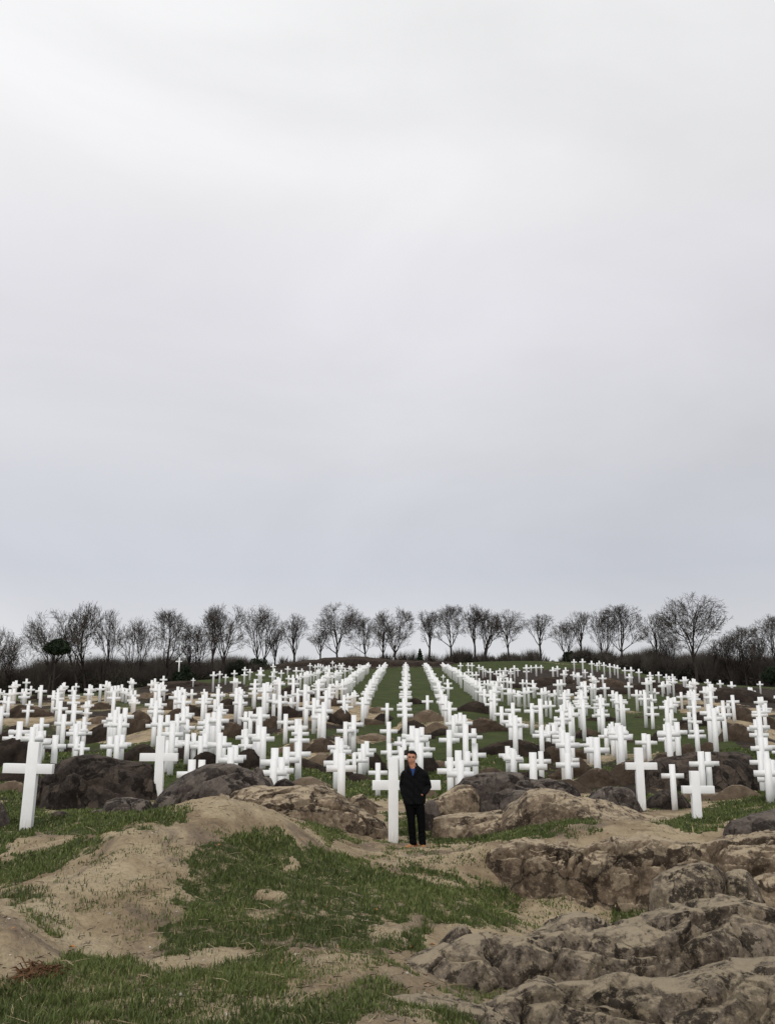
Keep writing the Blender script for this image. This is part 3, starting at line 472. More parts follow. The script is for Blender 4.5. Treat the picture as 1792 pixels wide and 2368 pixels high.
# ---------------------------------------------------------------- mounds and rocks: ridge bodies with a crest line read from the photograph
def ridge_body(name, crest, Y, front, back, mat, amp=0.08, freq=1.2, seed=0, nc=160, nr=54, pw=0.75, flare=1.0, facet=0.0, parent=None, gfun=None, skew=0.0):
    """crest: [(px,py)...] left to right; Y depth of crest (number or per-point list); front/back widths in metres"""
    cx = np.array([c[0] for c in crest], float); cy = np.array([c[1] for c in crest], float)
    Yc = np.full(len(cx), Y, float) if np.isscalar(Y) else np.array(Y, float)
    s = np.linspace(cx[0], cx[-1], nc)
    if len(cx) < 9:
        q = np.interp(s, cx, cy)
        ker = np.hanning(max(5, nc//10)); ker /= ker.sum(); m_ = len(ker)//2
        qp = np.convolve(np.pad(q, m_, mode='edge'), ker, 'same')[m_:-m_]
        q = qp
    else: q = np.interp(s, cx, cy)
    yy = np.interp(s, cx, Yc)
    P = np.array([ray(a, b, c) for a, b, c in zip(s, q, yy)])
    tt = np.linspace(0, 1, nr)
    g0 = ground_h(P[:, 0], P[:, 1]); hgt = np.maximum(P[:, 2] - g0, 0.02)
    wv = np.sin(np.pi*np.linspace(0.02, 0.98, nc))**0.45
    ang = tt*np.pi
    off = -np.cos(ang)                                   # -1 front ... 1 back
    X = np.repeat(P[:, 0][None], nr, 0); Yg = P[:, 1][None] + np.where(off[:, None] < 0, off[:, None]*front, off[:, None]*back)*wv[None]
    X = X + X*0 + (P[:, 0]/P[:, 1])[None]*(Yg-P[:, 1][None])*flare
    if skew: X = X + skew*off[:, None]*hgt[None]
    prof = np.sin(ang)**pw
    G = ground_h(X, Yg)
    Z = G - 0.25 + (P[:, 2][None] - G + 0.25)*prof[:, None]
    sd_ = seed*13.7
    edge = np.clip(np.minimum(tt, 1-tt)*8, 0, 1)[:, None]
    body = np.sin(ang)[:, None]
    fz = freq
    wx, wy, wz = 0.13*fbm(X*fz*1.3+sd_, Yg*fz*1.3, Z*fz*1.3, 3), 0.13*fbm(X*fz*1.3, Yg*fz*1.3+sd_, Z*fz*1.3, 3), 0.10*fbm(X*fz*1.3, Yg*fz*1.3, Z*fz*1.3+sd_, 3)
    n2 = fbm(X*fz*3+sd_, Yg*fz*3, Z*fz*3, 5, 0.55); n3 = fbm(X*fz*.8+sd_, Yg*fz*.8+4, Z*fz*.8, 3)
    if facet:
        c1, p1 = cells((X+wx)*fz*0.9+sd_, (Yg+wy)*fz*0.9, (Z+wz)*fz*1.1)
        c2, p2 = cells((X+wx)*fz*2.3+sd_, (Yg+wy)*fz*2.3, (Z+wz)*fz*2.6)
        dsp = amp*(0.55*n3 + 0.16*n2 + facet*(0.42*p1 + 0.18*p2 - 0.60*np.clip(1-c1/0.12, 0, 1) - 0.16*np.clip(1-c2/0.12, 0, 1)))
    else:
        n1 = ridged(X*fz+sd_, Yg*fz, Z*fz*1.2, 4)-0.35; dsp = amp*(0.6*n1 + 0.25*n2 + 0.6*n3)
    # push outwards: mostly forward/back and up
    ny = off[:, None]*np.sin(ang)[:, None]**0.3
    crestq = 1-0.75*np.exp(-((off[:, None])/0.22)**2)
    Yg = Yg + dsp*ny*1.3*edge; Z = Z + dsp*edge*crestq*0.8; X = X + 0.5*amp*n2*edge*0.4
    co = np.stack([X, Yg, Z], -1).reshape(-1, 3)
    faces = gridfaces(nr, nc)
    i0 = np.arange(nr); 
    o = mesh_np(name, co, faces, mat, True, parent)
    return o
# mounds: centre x, top y, bottom y, width, tone (read from the photograph); each is ground, so structure
MOUNDS = """85 1606 1628 62 d|20 1612 1628 60 d|118 1604 1618 50 d|70 1630 1667 150 b|160 1636 1652 70 b|40 1677 1692 70 d|15 1690 1720 70 d|238 1624 1641 64 b|236 1655 1674 66 t|250 1672 1712 110 d|165 1684 1712 80 d|100 1700 1742 130 d
322 1642 1692 76 b|440 1575 1603 250 d|350 1602 1614 90 t|385 1606 1619 46 d|400 1615 1642 70 b|412 1637 1676 84 b|447 1630 1656 50 d|525 1616 1633 60 d|518 1629 1650 90 d|541 1668 1706 66 b|480 1600 1616 80 b|585 1640 1662 40 b
651 1634 1664 92 d|633 1655 1682 60 b|672 1586 1602 50 d|660 1600 1617 60 d|700 1606 1624 60 b|790 1638 1674 58 b|752 1645 1668 60 d|857 1661 1677 66 b|890 1650 1669 50 d|875 1634 1648 60 t|730 1590 1612 44 d|770 1612 1634 50 b
960 1615 1629 42 d|1094 1621 1647 78 d|985 1641 1671 88 t|994 1648 1664 40 b|955 1667 1695 66 d|1010 1672 1700 74 t|1020 1684 1702 50 d|990 1697 1722 52 d|1000 1720 1752 90 b|1120 1658 1692 84 b|1175 1710 1743 150 d|1268 1716 1752 90 d|932 1690 1716 50 b
1222 1714 1742 84 d|1278 1725 1764 84 b|1338 1730 1754 66 b|1340 1695 1708 60 d|1352 1684 1700 60 b|1475 1657 1687 150 d|1395 1654 1668 80 d|1603 1647 1682 100 d|1700 1590 1634 210 d|1650 1596 1610 90 b|1560 1582 1602 90 d|1440 1590 1606 110 d|1300 1588 1606 130 d|1270 1566 1584 150 d|1390 1568 1586 130 b|1500 1576 1596 110 d|1150 1562 1580 80 d
1712 1632 1666 110 b|1770 1655 1682 80 b|1700 1672 1713 90 b|1590 1672 1700 60 b|1583 1719 1747 56 b|1755 1722 1758 110 d|1530 1690 1712 50 d|1640 1716 1740 60 b|1450 1755 1812 130 b|1380 1776 1822 110 b|1540 1740 1800 110 b|1430 1700 1718 60 b|1325 1752 1800 90 b|1640 1830 1850 140 t|1710 1815 1848 110 t|1560 1835 1852 120 t
704 1754 1778 70 d|745 1706 1740 74 b|858 1696 1714 84 t|700 1715 1735 90 t|745 1742 1770 70 t|780 1742 1794 70 d|858 1735 1806 90 d|833 1788 1808 70 d|994 1742 1788 44 d|1020 1760 1776 60 t|1055 1796 1816 70 t|930 1735 1790 60 d
30 1706 1775 110 d|250 1765 1800 90 d|332 1720 1760 100 d|432 1726 1756 90 d|574 1733 1780 80 d|480 1740 1780 90 d|455 1788 1830 90 b|620 1780 1815 80 d|40 1780 1812 120 d|20 1806 1832 100 t|700 1798 1826 130 t|815 1843 1868 110 b|120 1764 1800 100 d|345 1795 1840 80 t|1140 1775 1800 90 b|1215 1785 1812 100 d|1300 1800 1835 110 b|980 1815 1845 60 t""".replace('\n', '|').split('|')
for i, w in enumerate(MOUNDS):
    a = w.split(); cx, ty, by, wd = map(float, a[:4])
    Y0 = hit(cx, by)
    if Y0 is None: continue
    sc = Y0/FPX; R = random.Random(i)
    h = (by-ty)*sc; fr = max(0.5*wd*sc*0.5, h*0.75)
    Yc = Y0 + fr
    for c in crs:                             # a mound must not hide a crossbar the photograph shows
        if 'echo' not in c and abs(c['px']-cx) < wd*.45 and c['Y'] > Yc-.2 and c['Y'] < Yc*1.35+2 and c['top']+.55*c['s'] > ty+.15*(by-ty) and c['top'] < by: Yc = max(Yc, c['Y']+.35)
    k = np.linspace(0, 1, 9); pk = R.uniform(.38, .62)
    arc = np.where(k < pk, np.sin(k/pk*math.pi/2)**R.uniform(1.2, 1.9), np.cos((k-pk)/(1-pk)*math.pi/2)**R.uniform(1.1, 1.7))
    ends = by - 1.5
    wd *= 1.3; pts_ = [(cx-wd*0.5 + wd*q, ends - (ends-ty)*a_ + R.uniform(-.3, .3)) for q, a_ in zip(k, arc)]
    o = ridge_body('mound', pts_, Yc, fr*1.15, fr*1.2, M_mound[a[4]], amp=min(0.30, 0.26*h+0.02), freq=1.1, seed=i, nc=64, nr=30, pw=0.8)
    o['kind'] = 'structure'
# the long dark ridge on the crest of the hill and the dark bank on the right
o = ridge_body('ridge', [(560,1562),(600,1549),(640,1538),(690,1531),(735,1528),(748,1524),(790,1522),(850,1522),(915,1527),(985,1528),(1000,1533),(1020,1529),(1045,1533),(1070,1542)], 184, 9, 12, M_mound['d'], amp=0.5, freq=0.16, seed=91, nc=200, nr=24); o['kind'] = 'structure'
o = ridge_body('bank', [(1488,1800),(1500,1762),(1530,1752),(1575,1747),(1590,1741),(1640,1737),(1700,1738),(1735,1748),(1752,1770),(1768,1800),(1790,1830)], 31.2, 1.4, 3.0, M_rock_dark, amp=0.16, freq=0.8, seed=92, nc=220, nr=50, pw=0.55, facet=0.5); o['kind'] = 'structure'
o = ridge_body('mound', [(1000,1892),(1060,1886),(1160,1882),(1195,1860),(1218,1840),(1250,1828),(1290,1832),(1325,1842),(1355,1850),(1400,1862),(1450,1878),(1490,1892),(1560,1902),(1620,1905),(1660,1916),(1680,1926)], 18.6, 1.0, 2.2, M_rock_tan, amp=0.15, freq=0.8, seed=93, nc=320, nr=80, pw=0.75, facet=.9); o['kind'] = 'structure'
# ---------------------------------------------------------------- rocks that lie on the ground: things
ROCKS = [
 ('dark_boulder', [(80,1850),(88,1822),(98,1800),(118,1782),(140,1762),(170,1750),(215,1743),(250,1748),(285,1756),(330,1762),(352,1768),(362,1800),(368,1840)], 22.8, 1.1, 1.4, M_rock_dark, .16, .8, .6, 'big dark brown boulder left of centre, between the leftmost cross and the tall cross', 'boulder'),
 ('slate_boulder', [(340,1890),(352,1862),(372,1835),(392,1815),(420,1795),(450,1778),(475,1768),(505,1766),(540,1770),(575,1780),(600,1792),(622,1812),(640,1835),(655,1860)], 20.2, 1.1, 1.4, M_rock_slate, .13, .9, .6, 'big slate grey boulder just right of the big dark boulder', 'boulder'),
 ('slate_boulder', [(598,1820),(604,1800),(614,1795),(628,1800),(634,1815),(642,1832)], 21.4, .35, .5, M_rock_slate, .05, 1.6, .6, 'small grey boulder leaning on the right shoulder of the big slate boulder', 'boulder'),
 ('slate_boulder', [(575,1812),(585,1780),(596,1773),(608,1780),(614,1800),(618,1815)], 21.6, .35, .5, M_rock_slate, .05, 1.6, .6, 'narrow grey boulder directly behind the top right of the big slate boulder', 'boulder'),
 ('dark_boulder', [(625,1830),(640,1808),(660,1801),(675,1806),(690,1820),(700,1832)], 22.0, .5, .7, M_rock_dark, .06, 1.3, .6, 'low black boulder between the slate boulder and the long tan rock', 'boulder'),
 ('dark_rock', [(192,1892),(205,1880),(222,1872),(238,1870),(246,1852),(268,1845),(300,1846),(330,1848),(348,1852),(356,1868),(360,1885)], 19.6, .5, .7, M_rock_slate, .09, 1.6, .8, 'low jagged dark rock on the grass in front of the big dark boulder', 'rock'),
 ('dark_rock', [(110,1892),(118,1882),(130,1877),(145,1876),(158,1882),(170,1890)], 18.9, .3, .4, M_rock_dark, .04, 2.2, .6, 'small dark rock alone on the grass right of the leftmost cross', 'rock'),
 ('dark_boulder', [(-60,1900),(-40,1862),(-15,1850),(3,1853),(12,1870),(20,1893),(24,1900)], 17.9, .4, .6, M_rock_slate, .06, 1.5, .6, 'dark boulder cut off by the left edge of the photo', 'boulder'),
 ('tan_rock', [(470,1890),(480,1872),(490,1858),(495,1842),(510,1838),(530,1841),(545,1828),(565,1822),(600,1820),(640,1821),(680,1819),(720,1820),(745,1826),(775,1832),(800,1850),(830,1868),(860,1885),(888,1905),(905,1928)], 18.6, 1.1, 1.7, M_rock_tan, .14, .95, .7, 'long sandy brown rock sloping down to the central cross', 'rock'),
 ('tan_rock', [(800,1862),(815,1842),(838,1836),(858,1850),(872,1868)], 22.0, .4, .6, M_rock_tan, .06, 1.2, .5, 'small sandy rock peeping over the right end of the long sandy rock', 'rock'),
 ('slate_boulder', [(1040,1825),(1058,1812),(1072,1797),(1090,1794),(1108,1787),(1140,1785),(1175,1786),(1205,1790),(1225,1800),(1260,1802),(1300,1806),(1322,1816),(1338,1832),(1345,1848)], 21.8, 1.1, 1.6, M_rock_slate, .15, .9, .8, 'wide slate grey rock outcrop right of the man', 'rock'),
 ('tan_rock', [(985,1862),(1005,1846),(1030,1832),(1052,1818),(1070,1814),(1088,1816),(1100,1828),(1108,1845)], 20.6, .7, .9, M_rock_tan, .09, 1.1, .6, 'sandy rock against the left end of the slate outcrop', 'rock'),
 ('grey_rock', [(1150,1868),(1160,1850),(1172,1836),(1190,1828),(1215,1830),(1238,1842),(1255,1862)], 20.3, .6, .8, M_rock_slate, .09, 1.2, .8, 'pale streaked grey rock at the foot of the slate outcrop', 'rock'),
 ('grey_rock', [(976,1885),(982,1860),(990,1851),(1002,1850),(1010,1858),(1018,1884)], 19.6, .25, .4, M_rock_slate, .04, 2.0, .5, 'small upright grey rock just right of the man\'s legs', 'rock'),
 ('dark_rock', [(1352,1858),(1368,1832),(1385,1820),(1410,1818),(1440,1820),(1460,1828),(1475,1855),(1485,1872)], 22.8, .7, .9, M_rock_slate, .12, 1.0, .9, 'dark cleft rock left of the foot of the tall right cross', 'rock'),
 ('dark_rock', [(1486,1868),(1498,1845),(1520,1832),(1540,1824),(1560,1830),(1580,1842),(1592,1860),(1600,1872)], 24.0, .7, .9, M_rock_dark, .13, 1.0, .9, 'dark broken rock right of the foot of the tall right cross', 'rock'),
 ('grey_boulder', [(1668,1935),(1674,1912),(1690,1898),(1712,1893),(1730,1885),(1760,1880),(1790,1872),(1830,1865),(1900,1880)], 15.6, .6, .9, M_rock_slate, .09, 1.3, .7, 'grey boulder at the right edge, beyond the earth ledge', 'boulder'),
 ('grey_boulder', [(1495,2118),(1500,2060),(1508,2035),(1530,2020),(1560,2008),(1590,2000),(1620,1995),(1650,2000),(1668,2014),(1676,2040),(1680,2075),(1690,2120)], 11.4, .55, .8, M_rock, .09, 1.5, .7, 'rounded grey boulder below the ledge on the right', 'boulder'),
 ('grey_boulder', [(1664,2120),(1670,2040),(1676,2018),(1700,2014),(1725,2018),(1742,2035),(1755,2060),(1775,2110)], 11.7, .5, .7, M_rock, .08, 1.6, .7, 'grey boulder leaning on the right of the rounded boulder', 'boulder'),
 ('tan_rock', [(1725,2060),(1740,2030),(1765,2020),(1800,2020),(1850,2035)], 12.4, .4, .7, M_rock_tan, .06, 1.5, .8, 'flat sandy rock at the right edge above the boulders', 'rock'),
 ('grey_rock', [(985,2215),(1000,2190),(1025,2170),(1045,2150),(1062,2140),(1080,2152),(1098,2172),(1120,2190)], 9.4, .5, .6, M_rock, .07, 1.8, .8, 'pointed dark rock behind the left end of the lower rock ridge', 'rock'),
 ('grey_rock', [(1225,2175),(1240,2148),(1265,2138),(1300,2122),(1330,2117),(1370,2118),(1400,2132),(1415,2155)], 9.6, .5, .7, M_rock, .08, 1.6, .6, 'low domed rock behind the middle of the lower rock ridge', 'rock'),
 ('rock_ridge', [(888,2290),(893,2252),(905,2240),(940,2222),(985,2205),(1030,2190),(1070,2172),(1110,2168),(1150,2165),(1195,2165),(1235,2160),(1290,2150),(1345,2155),(1400,2150),(1450,2141),(1490,2130),(1530,2112),(1580,2106),(1630,2092),(1680,2088),(1730,2090),(1792,2100),(1900,2110),(1980,2200)],
   [8.2,8.2,8.3,8.3,8.4,8.5,8.6,8.6,8.7,8.7,8.8,8.8,8.9,9,9,9.1,9.2,9.2,9.2,9.2,9.2,9.2,9.2,9.2], .62, .8, M_rock, .15, 1.1, 1.0, 'long rugged grey rock ridge crossing the lower right', 'rock'),
 ('rock_ridge', [(1060,2380),(1100,2335),(1150,2300),(1192,2290),(1240,2268),(1300,2268),(1370,2265),(1400,2252),(1430,2248),(1500,2262),(1560,2260),(1610,2246),(1650,2240),(1690,2236),(1740,2240),(1792,2225),(1880,2220),(1990,2300)], 6.9, .5, .7, M_rock, .10, 1.3, .9, 'nearest grey rock ridge along the bottom right edge', 'rock'),
 ('tan_rock', [(760,2400),(800,2375),(850,2335),(885,2316),(930,2308),(985,2312),(1040,2318),(1090,2330),(1140,2345),(1200,2380)], 6.3, .35, .5, M_rock, .06, 2.0, .7, 'low sandy rock at the bottom edge, left of the nearest rock ridge', 'rock'),
 ('earth_rock', [(1118,2060),(1122,1985),(1132,1968),(1160,1955),(1200,1946),(1260,1948),(1300,1956),(1340,1965),(1368,1985),(1380,2030),(1390,2070)], 14.6, .75, .9, M_rock_tan, .13, 1.4, 1.0, 'weathered brown rock forming the left end of the earth ledge', 'rock'),
 ('earth_rock', [(1290,2090),(1312,1985),(1350,1958),(1400,1946),(1440,1938),(1490,1936),(1530,1942),(1575,1950),(1620,1952),(1660,1944),(1720,1936),(1760,1930),(1820,1928),(1900,1940),(1980,2010)], 14.2, .9, 1.2, M_rock_tan, .16, 1.2, 1.0, 'long furrowed brown rock face of the ledge behind the rounded boulder', 'rock'),
]
for i, (nm, cr, Yc, fr, bk, mt, am, fq, fc, lab, cat) in enumerate(ROCKS):
    big = cr[-1][0]-cr[0][0] > 250
    o = ridge_body(nm, cr, Yc, fr, bk, mt, amp=am*(1.0 if 'ridge' in nm or 'earth' in nm or 'grey_b' in nm else 1.15), freq=fq*(1.0 if 'ridge' in nm else 1.1), seed=200+i, nc=380 if big else 150, nr=100 if big else 56, pw=0.62, facet=fc*1.1)
    tag(o, lab, cat)
# ---------------------------------------------------------------- crosses
def box_np(x0, x1, y0, y1, z0, z1):
    v = [(x, y, z) for z in (z0, z1) for y in (y0, y1) for x in (x0, x1)]
    f = [(0,2,3,1),(4,5,7,6),(0,1,5,4),(2,6,7,3),(0,4,6,2),(1,3,7,5)]
    return v, f
def plus_mesh(w, s, arm, thk, top, bot, dep):
    """extruded outline of a cross, origin at the foot line; z from bot to top"""
    a, b = w/2, s/2
    o = [(-a, bot), (a, bot), (a, arm-thk/2), (b, arm-thk/2), (b, arm+thk/2), (a, arm+thk/2), (a, top), (-a, top), (-a, arm+thk/2), (-b, arm+thk/2), (-b, arm-thk/2), (-a, arm-thk/2)]
    v = [(x, -dep/2, z) for x, z in o] + [(x, dep/2, z) for x, z in o]
    q = [(0,1,2,11), (11,2,5,8), (10,11,8,9), (2,3,4,5), (8,5,6,7)]
    f = list(q) + [tuple(i+12 for i in reversed(k)) for k in q]
    for i in range(12):
        j = (i+1) % 12; f.append((j, i, i+12, j+12))
    return v, f
ORD = ['zeroth','first','second','third','fourth','fifth','sixth','seventh','eighth','ninth','tenth','eleventh','twelfth','thirteenth','fourteenth','fifteenth','sixteenth','seventeenth','eighteenth','nineteenth','twentieth']
def ordinal(n):
    if n <= 20: return ORD[n]
    if n < 30: return 'twenty-' + ORD[n-20]
    if n == 30: return 'thirtieth'
    return 'thirty-' + ORD[n-30] if n < 40 else 'fortieth'
STRIPS = [(45,'above the left photo edge'),(95,'above the large leftmost cross'),(140,'above the big dark boulder\'s left half'),(185,'above the big dark boulder\'s left shoulder'),
 (235,'above the crest of the big dark boulder'),(290,'above right half of the big dark boulder'),(345,'left of the tall cross behind slate boulder'),(395,'behind the tall cross by the slate boulder'),
 (445,'above the left slope of the slate boulder'),(490,'left of the slate boulder\'s crest'),(545,'above the slate boulder\'s crest'),(590,'above the slate boulder\'s right slope'),(640,'above the gap right of the slate boulder'),
 (700,'above the middle of the long sandy rock'),(760,'above the right part of the long sandy rock'),(820,'well left of the central cross'),(875,'just left of the central cross'),(925,'directly behind the central cross'),
 (975,'directly behind the man'),(1030,'just right of the man'),(1085,'above the left end of the slate outcrop'),(1145,'above the crest of the slate outcrop'),(1200,'above the middle of the slate outcrop'),
 (1255,'above the right end of the slate outcrop'),(1315,'right of the slate outcrop'),(1370,'above the tan mound on the right'),(1430,'left of the tall right cross'),(1475,'just left above the tall right cross'),
 (1520,'just right above the tall right cross'),(1575,'between the two big right crosses'),(1635,'above the stout right cross'),(1690,'right of the stout right cross'),(1745,'near the right photo edge'),(3000,'at the right photo edge')]
allc = crs + rowc
allc.sort(key=lambda c: -c['s'])
def crossing(c):
    """one point of view of overlap: two crosses may not stand in each other"""
    return c['P'][0], c['Y']
kept, occ = [], {}
for c in allc:                                # a cross the fitted ground would bury stands a little nearer, and is that much smaller
    if 1480 < c['px'] < 1765 and c['top'] > 1733 and c['Y'] > 29.2:      # these stand in front of the dark bank
        q = 29.0/c['Y']; c['Y'] = 29.0 + .4*math.sin(c['px']); c['P'] = ray(c['px'], c['top'], c['Y']); c['sc'] *= q
    Y0_ = c['Y']
    for q in np.arange(1.0, 0.62, -0.03):
        Y = Y0_*q; P = ray(c['px'], c['top'], Y)
        if P[2]-float(ground_h(P[0], Y)) >= 1.30*q: break
    if q < 1: c['Y'], c['P'], c['sc'] = Y, P, c['sc']*q
for c in allc:                                # drop read-outs that would stand inside a neighbour of the same depth
    x, y = crossing(c); bad = False
    for o_ in kept[-140:]:
        if abs(o_['P'][0]-x) < 0.30 and abs(o_['Y']-y) < 0.22 + 0.002*y: bad = True; break
    if bad: c['Y'] += 0.5 + 0.004*y; c['P'] = ray(c['px'], c['top'], c['Y']); c['zb'] += 0.0
    kept.append(c)
IND = kept[:294]; REST = kept[294:]
GROUP = 'white crosses planted across the burial field'
strip_of = lambda px: next(t for b, t in STRIPS if px < b)
bys = {}
for c in IND:
    if 'row' in c: continue
    bys.setdefault(strip_of(c['px']), []).append(c)
for k, l in bys.items():
    l.sort(key=lambda c: -(c['top'] + 1.3*c['s']))
    for i, c in enumerate(l):
        sz = 'large' if c['s'] > 44 else 'medium' if c['s'] > 30 else 'small' if c['s'] > 20 else 'tiny'
        if len(l) == 1: c['lab'] = f'{sz} white cross {k}'
        elif i == 0: c['lab'] = f'{sz} white cross {k}, nearest one there'
        elif i == len(l)-1: c['lab'] = f'{sz} white cross {k}, farthest one there'
        else: c['lab'] = f'{sz} white cross {k}, {ordinal(i+1)} back'
byr = {}
for c in IND:
    if 'row' in c: byr.setdefault(c['row'], []).append(c)
for k, l in byr.items():
    l.sort(key=lambda c: c['Y'])
    for i, c in enumerate(l): c['lab'] = f'white cross {ROWN[k]}, {ordinal(i+1)} from its near end' if k else f'white cross {ROWN[k]}, {ordinal(i+1)} from its near end'
def place_cross(c):
    R = random.Random(int(c['px']*31+c['top']*7)); sc = c['sc']
    X, Y, zt = c['P'][0], c['Y'], c['P'][2]; zg = float(ground_h(X, Y))
    w, s, th = WID*sc*R.uniform(.96, 1.05), SPAN*sc*R.uniform(.98, 1.02), THK*sc
    h = zt - zg; bot = -0.25; arm = h - ARM*sc*R.uniform(.97, 1.05); dep = 0.075*sc
    return R, X, Y, zg, w, s, th, h, bot, arm, dep
low = []
for c in IND:
    R, X, Y, zg, w, s, th, h, bot, arm, dep = place_cross(c)
    if h < 0.75: low.append((round(c['px']), round(c['top']), round(h, 2), round(Y)))
    if h < 0.25: h = 0.25+R.random()*.1; arm = h-ARM
    e = Euler((R.uniform(-.006, .006), R.uniform(-.012, .012), R.uniform(-.04, .04)))
    if c['s'] > 26:
        root = empty('cross', (X, Y, zg)); root.rotation_euler = e
        v, f = box_np(-w/2, w/2, -dep/2, dep/2, bot, h); mesh_np('upright', v, np.array(f), M_white, parent=root)
        v, f = box_np(-s/2, s/2, -dep/2+.003, dep/2-.003, arm-th/2, arm+th/2); mesh_np('crossbar', v, np.array(f), M_white, parent=root)
    else:
        v, f = plus_mesh(w, s, arm, th, h, bot, dep)
        root = mesh_np('cross', v, [np.array(f)], M_white); root.location = (X, Y, zg); root.rotation_euler = e
    tag(root, c['lab'], 'cross', GROUP)
print('crosses', len(IND), 'rest', len(REST), 'min span px', IND[-1]['s'], 'low', low)
V, F = [], []
for c in REST:
    R, X, Y, zg, w, s, th, h, bot, arm, dep = place_cross(c)
    if h < 0.6: h = 0.6; arm = h-ARM
    v, f = plus_mesh(w, s, arm, th, h, bot, dep); n0 = len(V)
    V += [(a+X, b+Y, q+zg) for a, b, q in v]; F += [tuple(i+n0 for i in k) for k in f]
far = mesh_np('far_crosses', V, [np.array(F)], M_white_far)
tag(far, 'hundreds of tiny far white crosses massed toward the hilltop', 'crosses', None, 'stuff')
for px, ty, by, ay, l, r, wp, tp, Y, lab in NEAR:
    Pt = ray(px, ty, Y); Pb = ray(px, by, Y); s1 = Y/FPX*1.0
    dep_ = 0.13 if Y < 60 else 0.10
    f_ = lambda v: ray(px, v, Y)[2]
    zb = Pb[2]; root = empty('cross', (Pb[0], Y, zb))
    k_ = (Pt[2]-Pb[2])/(by-ty)
    h = Pt[2]-zb; w = wp*k_; th = tp*k_; arm = f_(ay)-zb
    xl = ray(l, ay, Y)[0]-Pb[0]; xr = ray(r, ay, Y)[0]-Pb[0]; bot = -0.5
    for nm, bx in (('upright', (-w/2, w/2, -dep_/2, dep_/2, bot, h)), ('crossbar', (xl, xr, -dep_/2+.003, dep_/2-.003, arm-th/2, arm+th/2))):
        v, f = box_np(*bx); o = mesh_np(nm, v, np.array(f), M_white, parent=root)
        bv = o.modifiers.new('bevel', 'BEVEL'); bv.width = 0.004; bv.segments = 2
    if px < 100: root.rotation_euler = (0, math.radians(1.2), 0)
    tag(root, lab, 'cross', GROUP)
# ---------------------------------------------------------------- the far side: bare trees, evergreens, thicket
M_bark = plain('dark_bark', (0.035, 0.029, 0.025), 0.9, 0.1, 0.35, 6)
M_twig = plain('grey_twigs', (0.082, 0.070, 0.061), 0.9, 0.1, 0.3, 3)
M_ever = plain('evergreen_needles', (0.022, 0.032, 0.017), 0.85, 0.15, 0.5, 2.0)
M_scrub = plain('olive_scrub', (0.036, 0.037, 0.023), 0.9, 0.1, 0.55, 0.8)
class Tubes:
    def __init__(s): s.v, s.f, s.n = [], [], 0
    def seg(s, p0, p1, r0, r1, k=3):
        d = p1-p0; l = np.linalg.norm(d)
        if l < 1e-6: return
        d = d/l; a = np.cross(d, (0.31, 0.77, 0.55)); a /= np.linalg.norm(a); b = np.cross(d, a)
        th = np.arange(k)*2*math.pi/k; c = np.cos(th)[:, None]*a + np.sin(th)[:, None]*b
        s.v.append(p0 + c*r0); s.v.append(p1 + c*r1); i = np.arange(k); j = (i+1) % k
        s.f.append(np.stack([i, j, j+k, i+k], 1) + s.n); s.n += 2*k
    def build(s, name, mat, parent=None):
        return mesh_np(name, np.concatenate(s.v), np.concatenate(s.f), mat, False, parent)
def grow(seed, H, spread, fork, dens=1.0, multi=1, upk=0.06):
    """bare deciduous tree, height H: returns (trunk and limb tubes, twig tubes)"""
    R = np.random.default_rng(seed); T, Tw = Tubes(), Tubes(); env = (H*.37*spread, H*.64, H*.37)
    def perp(d, ang, az=None):
        a = R.normal(size=3) if az is None else np.array([math.cos(az), math.sin(az), 0.0]); a -= a.dot(d)*d; a /= np.linalg.norm(a); v = d*math.cos(ang) + a*math.sin(ang); return v/np.linalg.norm(v)
    def branch(p, d, L_, r, lev):
        n = (6, 5, 4, 3, 3, 2)[lev]; pts_ = []; q = p; dd = d; r = max(r, 0.017)
        for i in range(n):
            dd = dd + R.normal(size=3)*(0.045, .10, .15, .17, .2, .22)[lev]; dd[2] += upk if lev else 0; dd /= np.linalg.norm(dd)
            q2 = q + dd*L_/n
            if lev and ((q2[0]/env[0])**2+(q2[1]/env[0])**2+((q2[2]-env[1])/env[2])**2) > R.uniform(.7, 1.35):
                if i == 0: return
                break
            tp_ = 0.42 if lev == 0 else 0.5
            ra, rb = r*(1-tp_*i/n), r*(1-tp_*(i+1)/n)
            (T if lev < 3 else Tw).seg(q, q2, max(ra, .017), max(rb, .012), 7 if lev == 0 else 5 if lev < 2 else 3); q = q2; pts_.append((q2, dd.copy(), rb))
        if lev >= 5: return
        if lev == 0:
            k = 8; az0 = R.uniform(0, 6.28)
            for j in range(k):
                i = [3, 3, 4, 4, 4, 5, 5, 5][j]; qq, dq, rq = pts_[i]; top = j >= 5
                ang = (R.uniform(.1, .35) if top else R.uniform(.4, .75))*spread
                branch(qq, perp(dq, ang, az0+j*2.4), H*(1-fork)*R.uniform(.50, .68)*(1.05 if top else .85), rq*(.8 if top else .6), 1)
            return
        if not pts_: return
        n = len(pts_); kids = [(pts_[-1], R.uniform(.05, .25), .72), (pts_[-1], R.uniform(.35, .6), .62)]
        for j in range(int(round((0, 3, 3, 3, 3)[lev]*dens))):
            kids.append((pts_[R.integers(0 if lev > 1 or n < 2 else 1, n)], R.uniform(.45, .85), R.uniform(.45, .66)))
        for (qq, dq, rq), ang, f_ in kids: branch(qq, perp(dq, ang*(.7+.3*spread)), L_*f_*R.uniform(.85, 1.2), rq*(.8 if f_ > .7 else .55), lev+1)
    for m in range(multi):
        d = np.array([(m-(multi-1)/2)*.17, R.normal()*.1*(multi > 1), 1.0]); d /= np.linalg.norm(d)
        branch(np.array([(m-(multi-1)/2)*.5, 0, -0.4]), d, H*fork, H*0.021/(multi**.4), 0)
    return T, Tw
PROTO = []
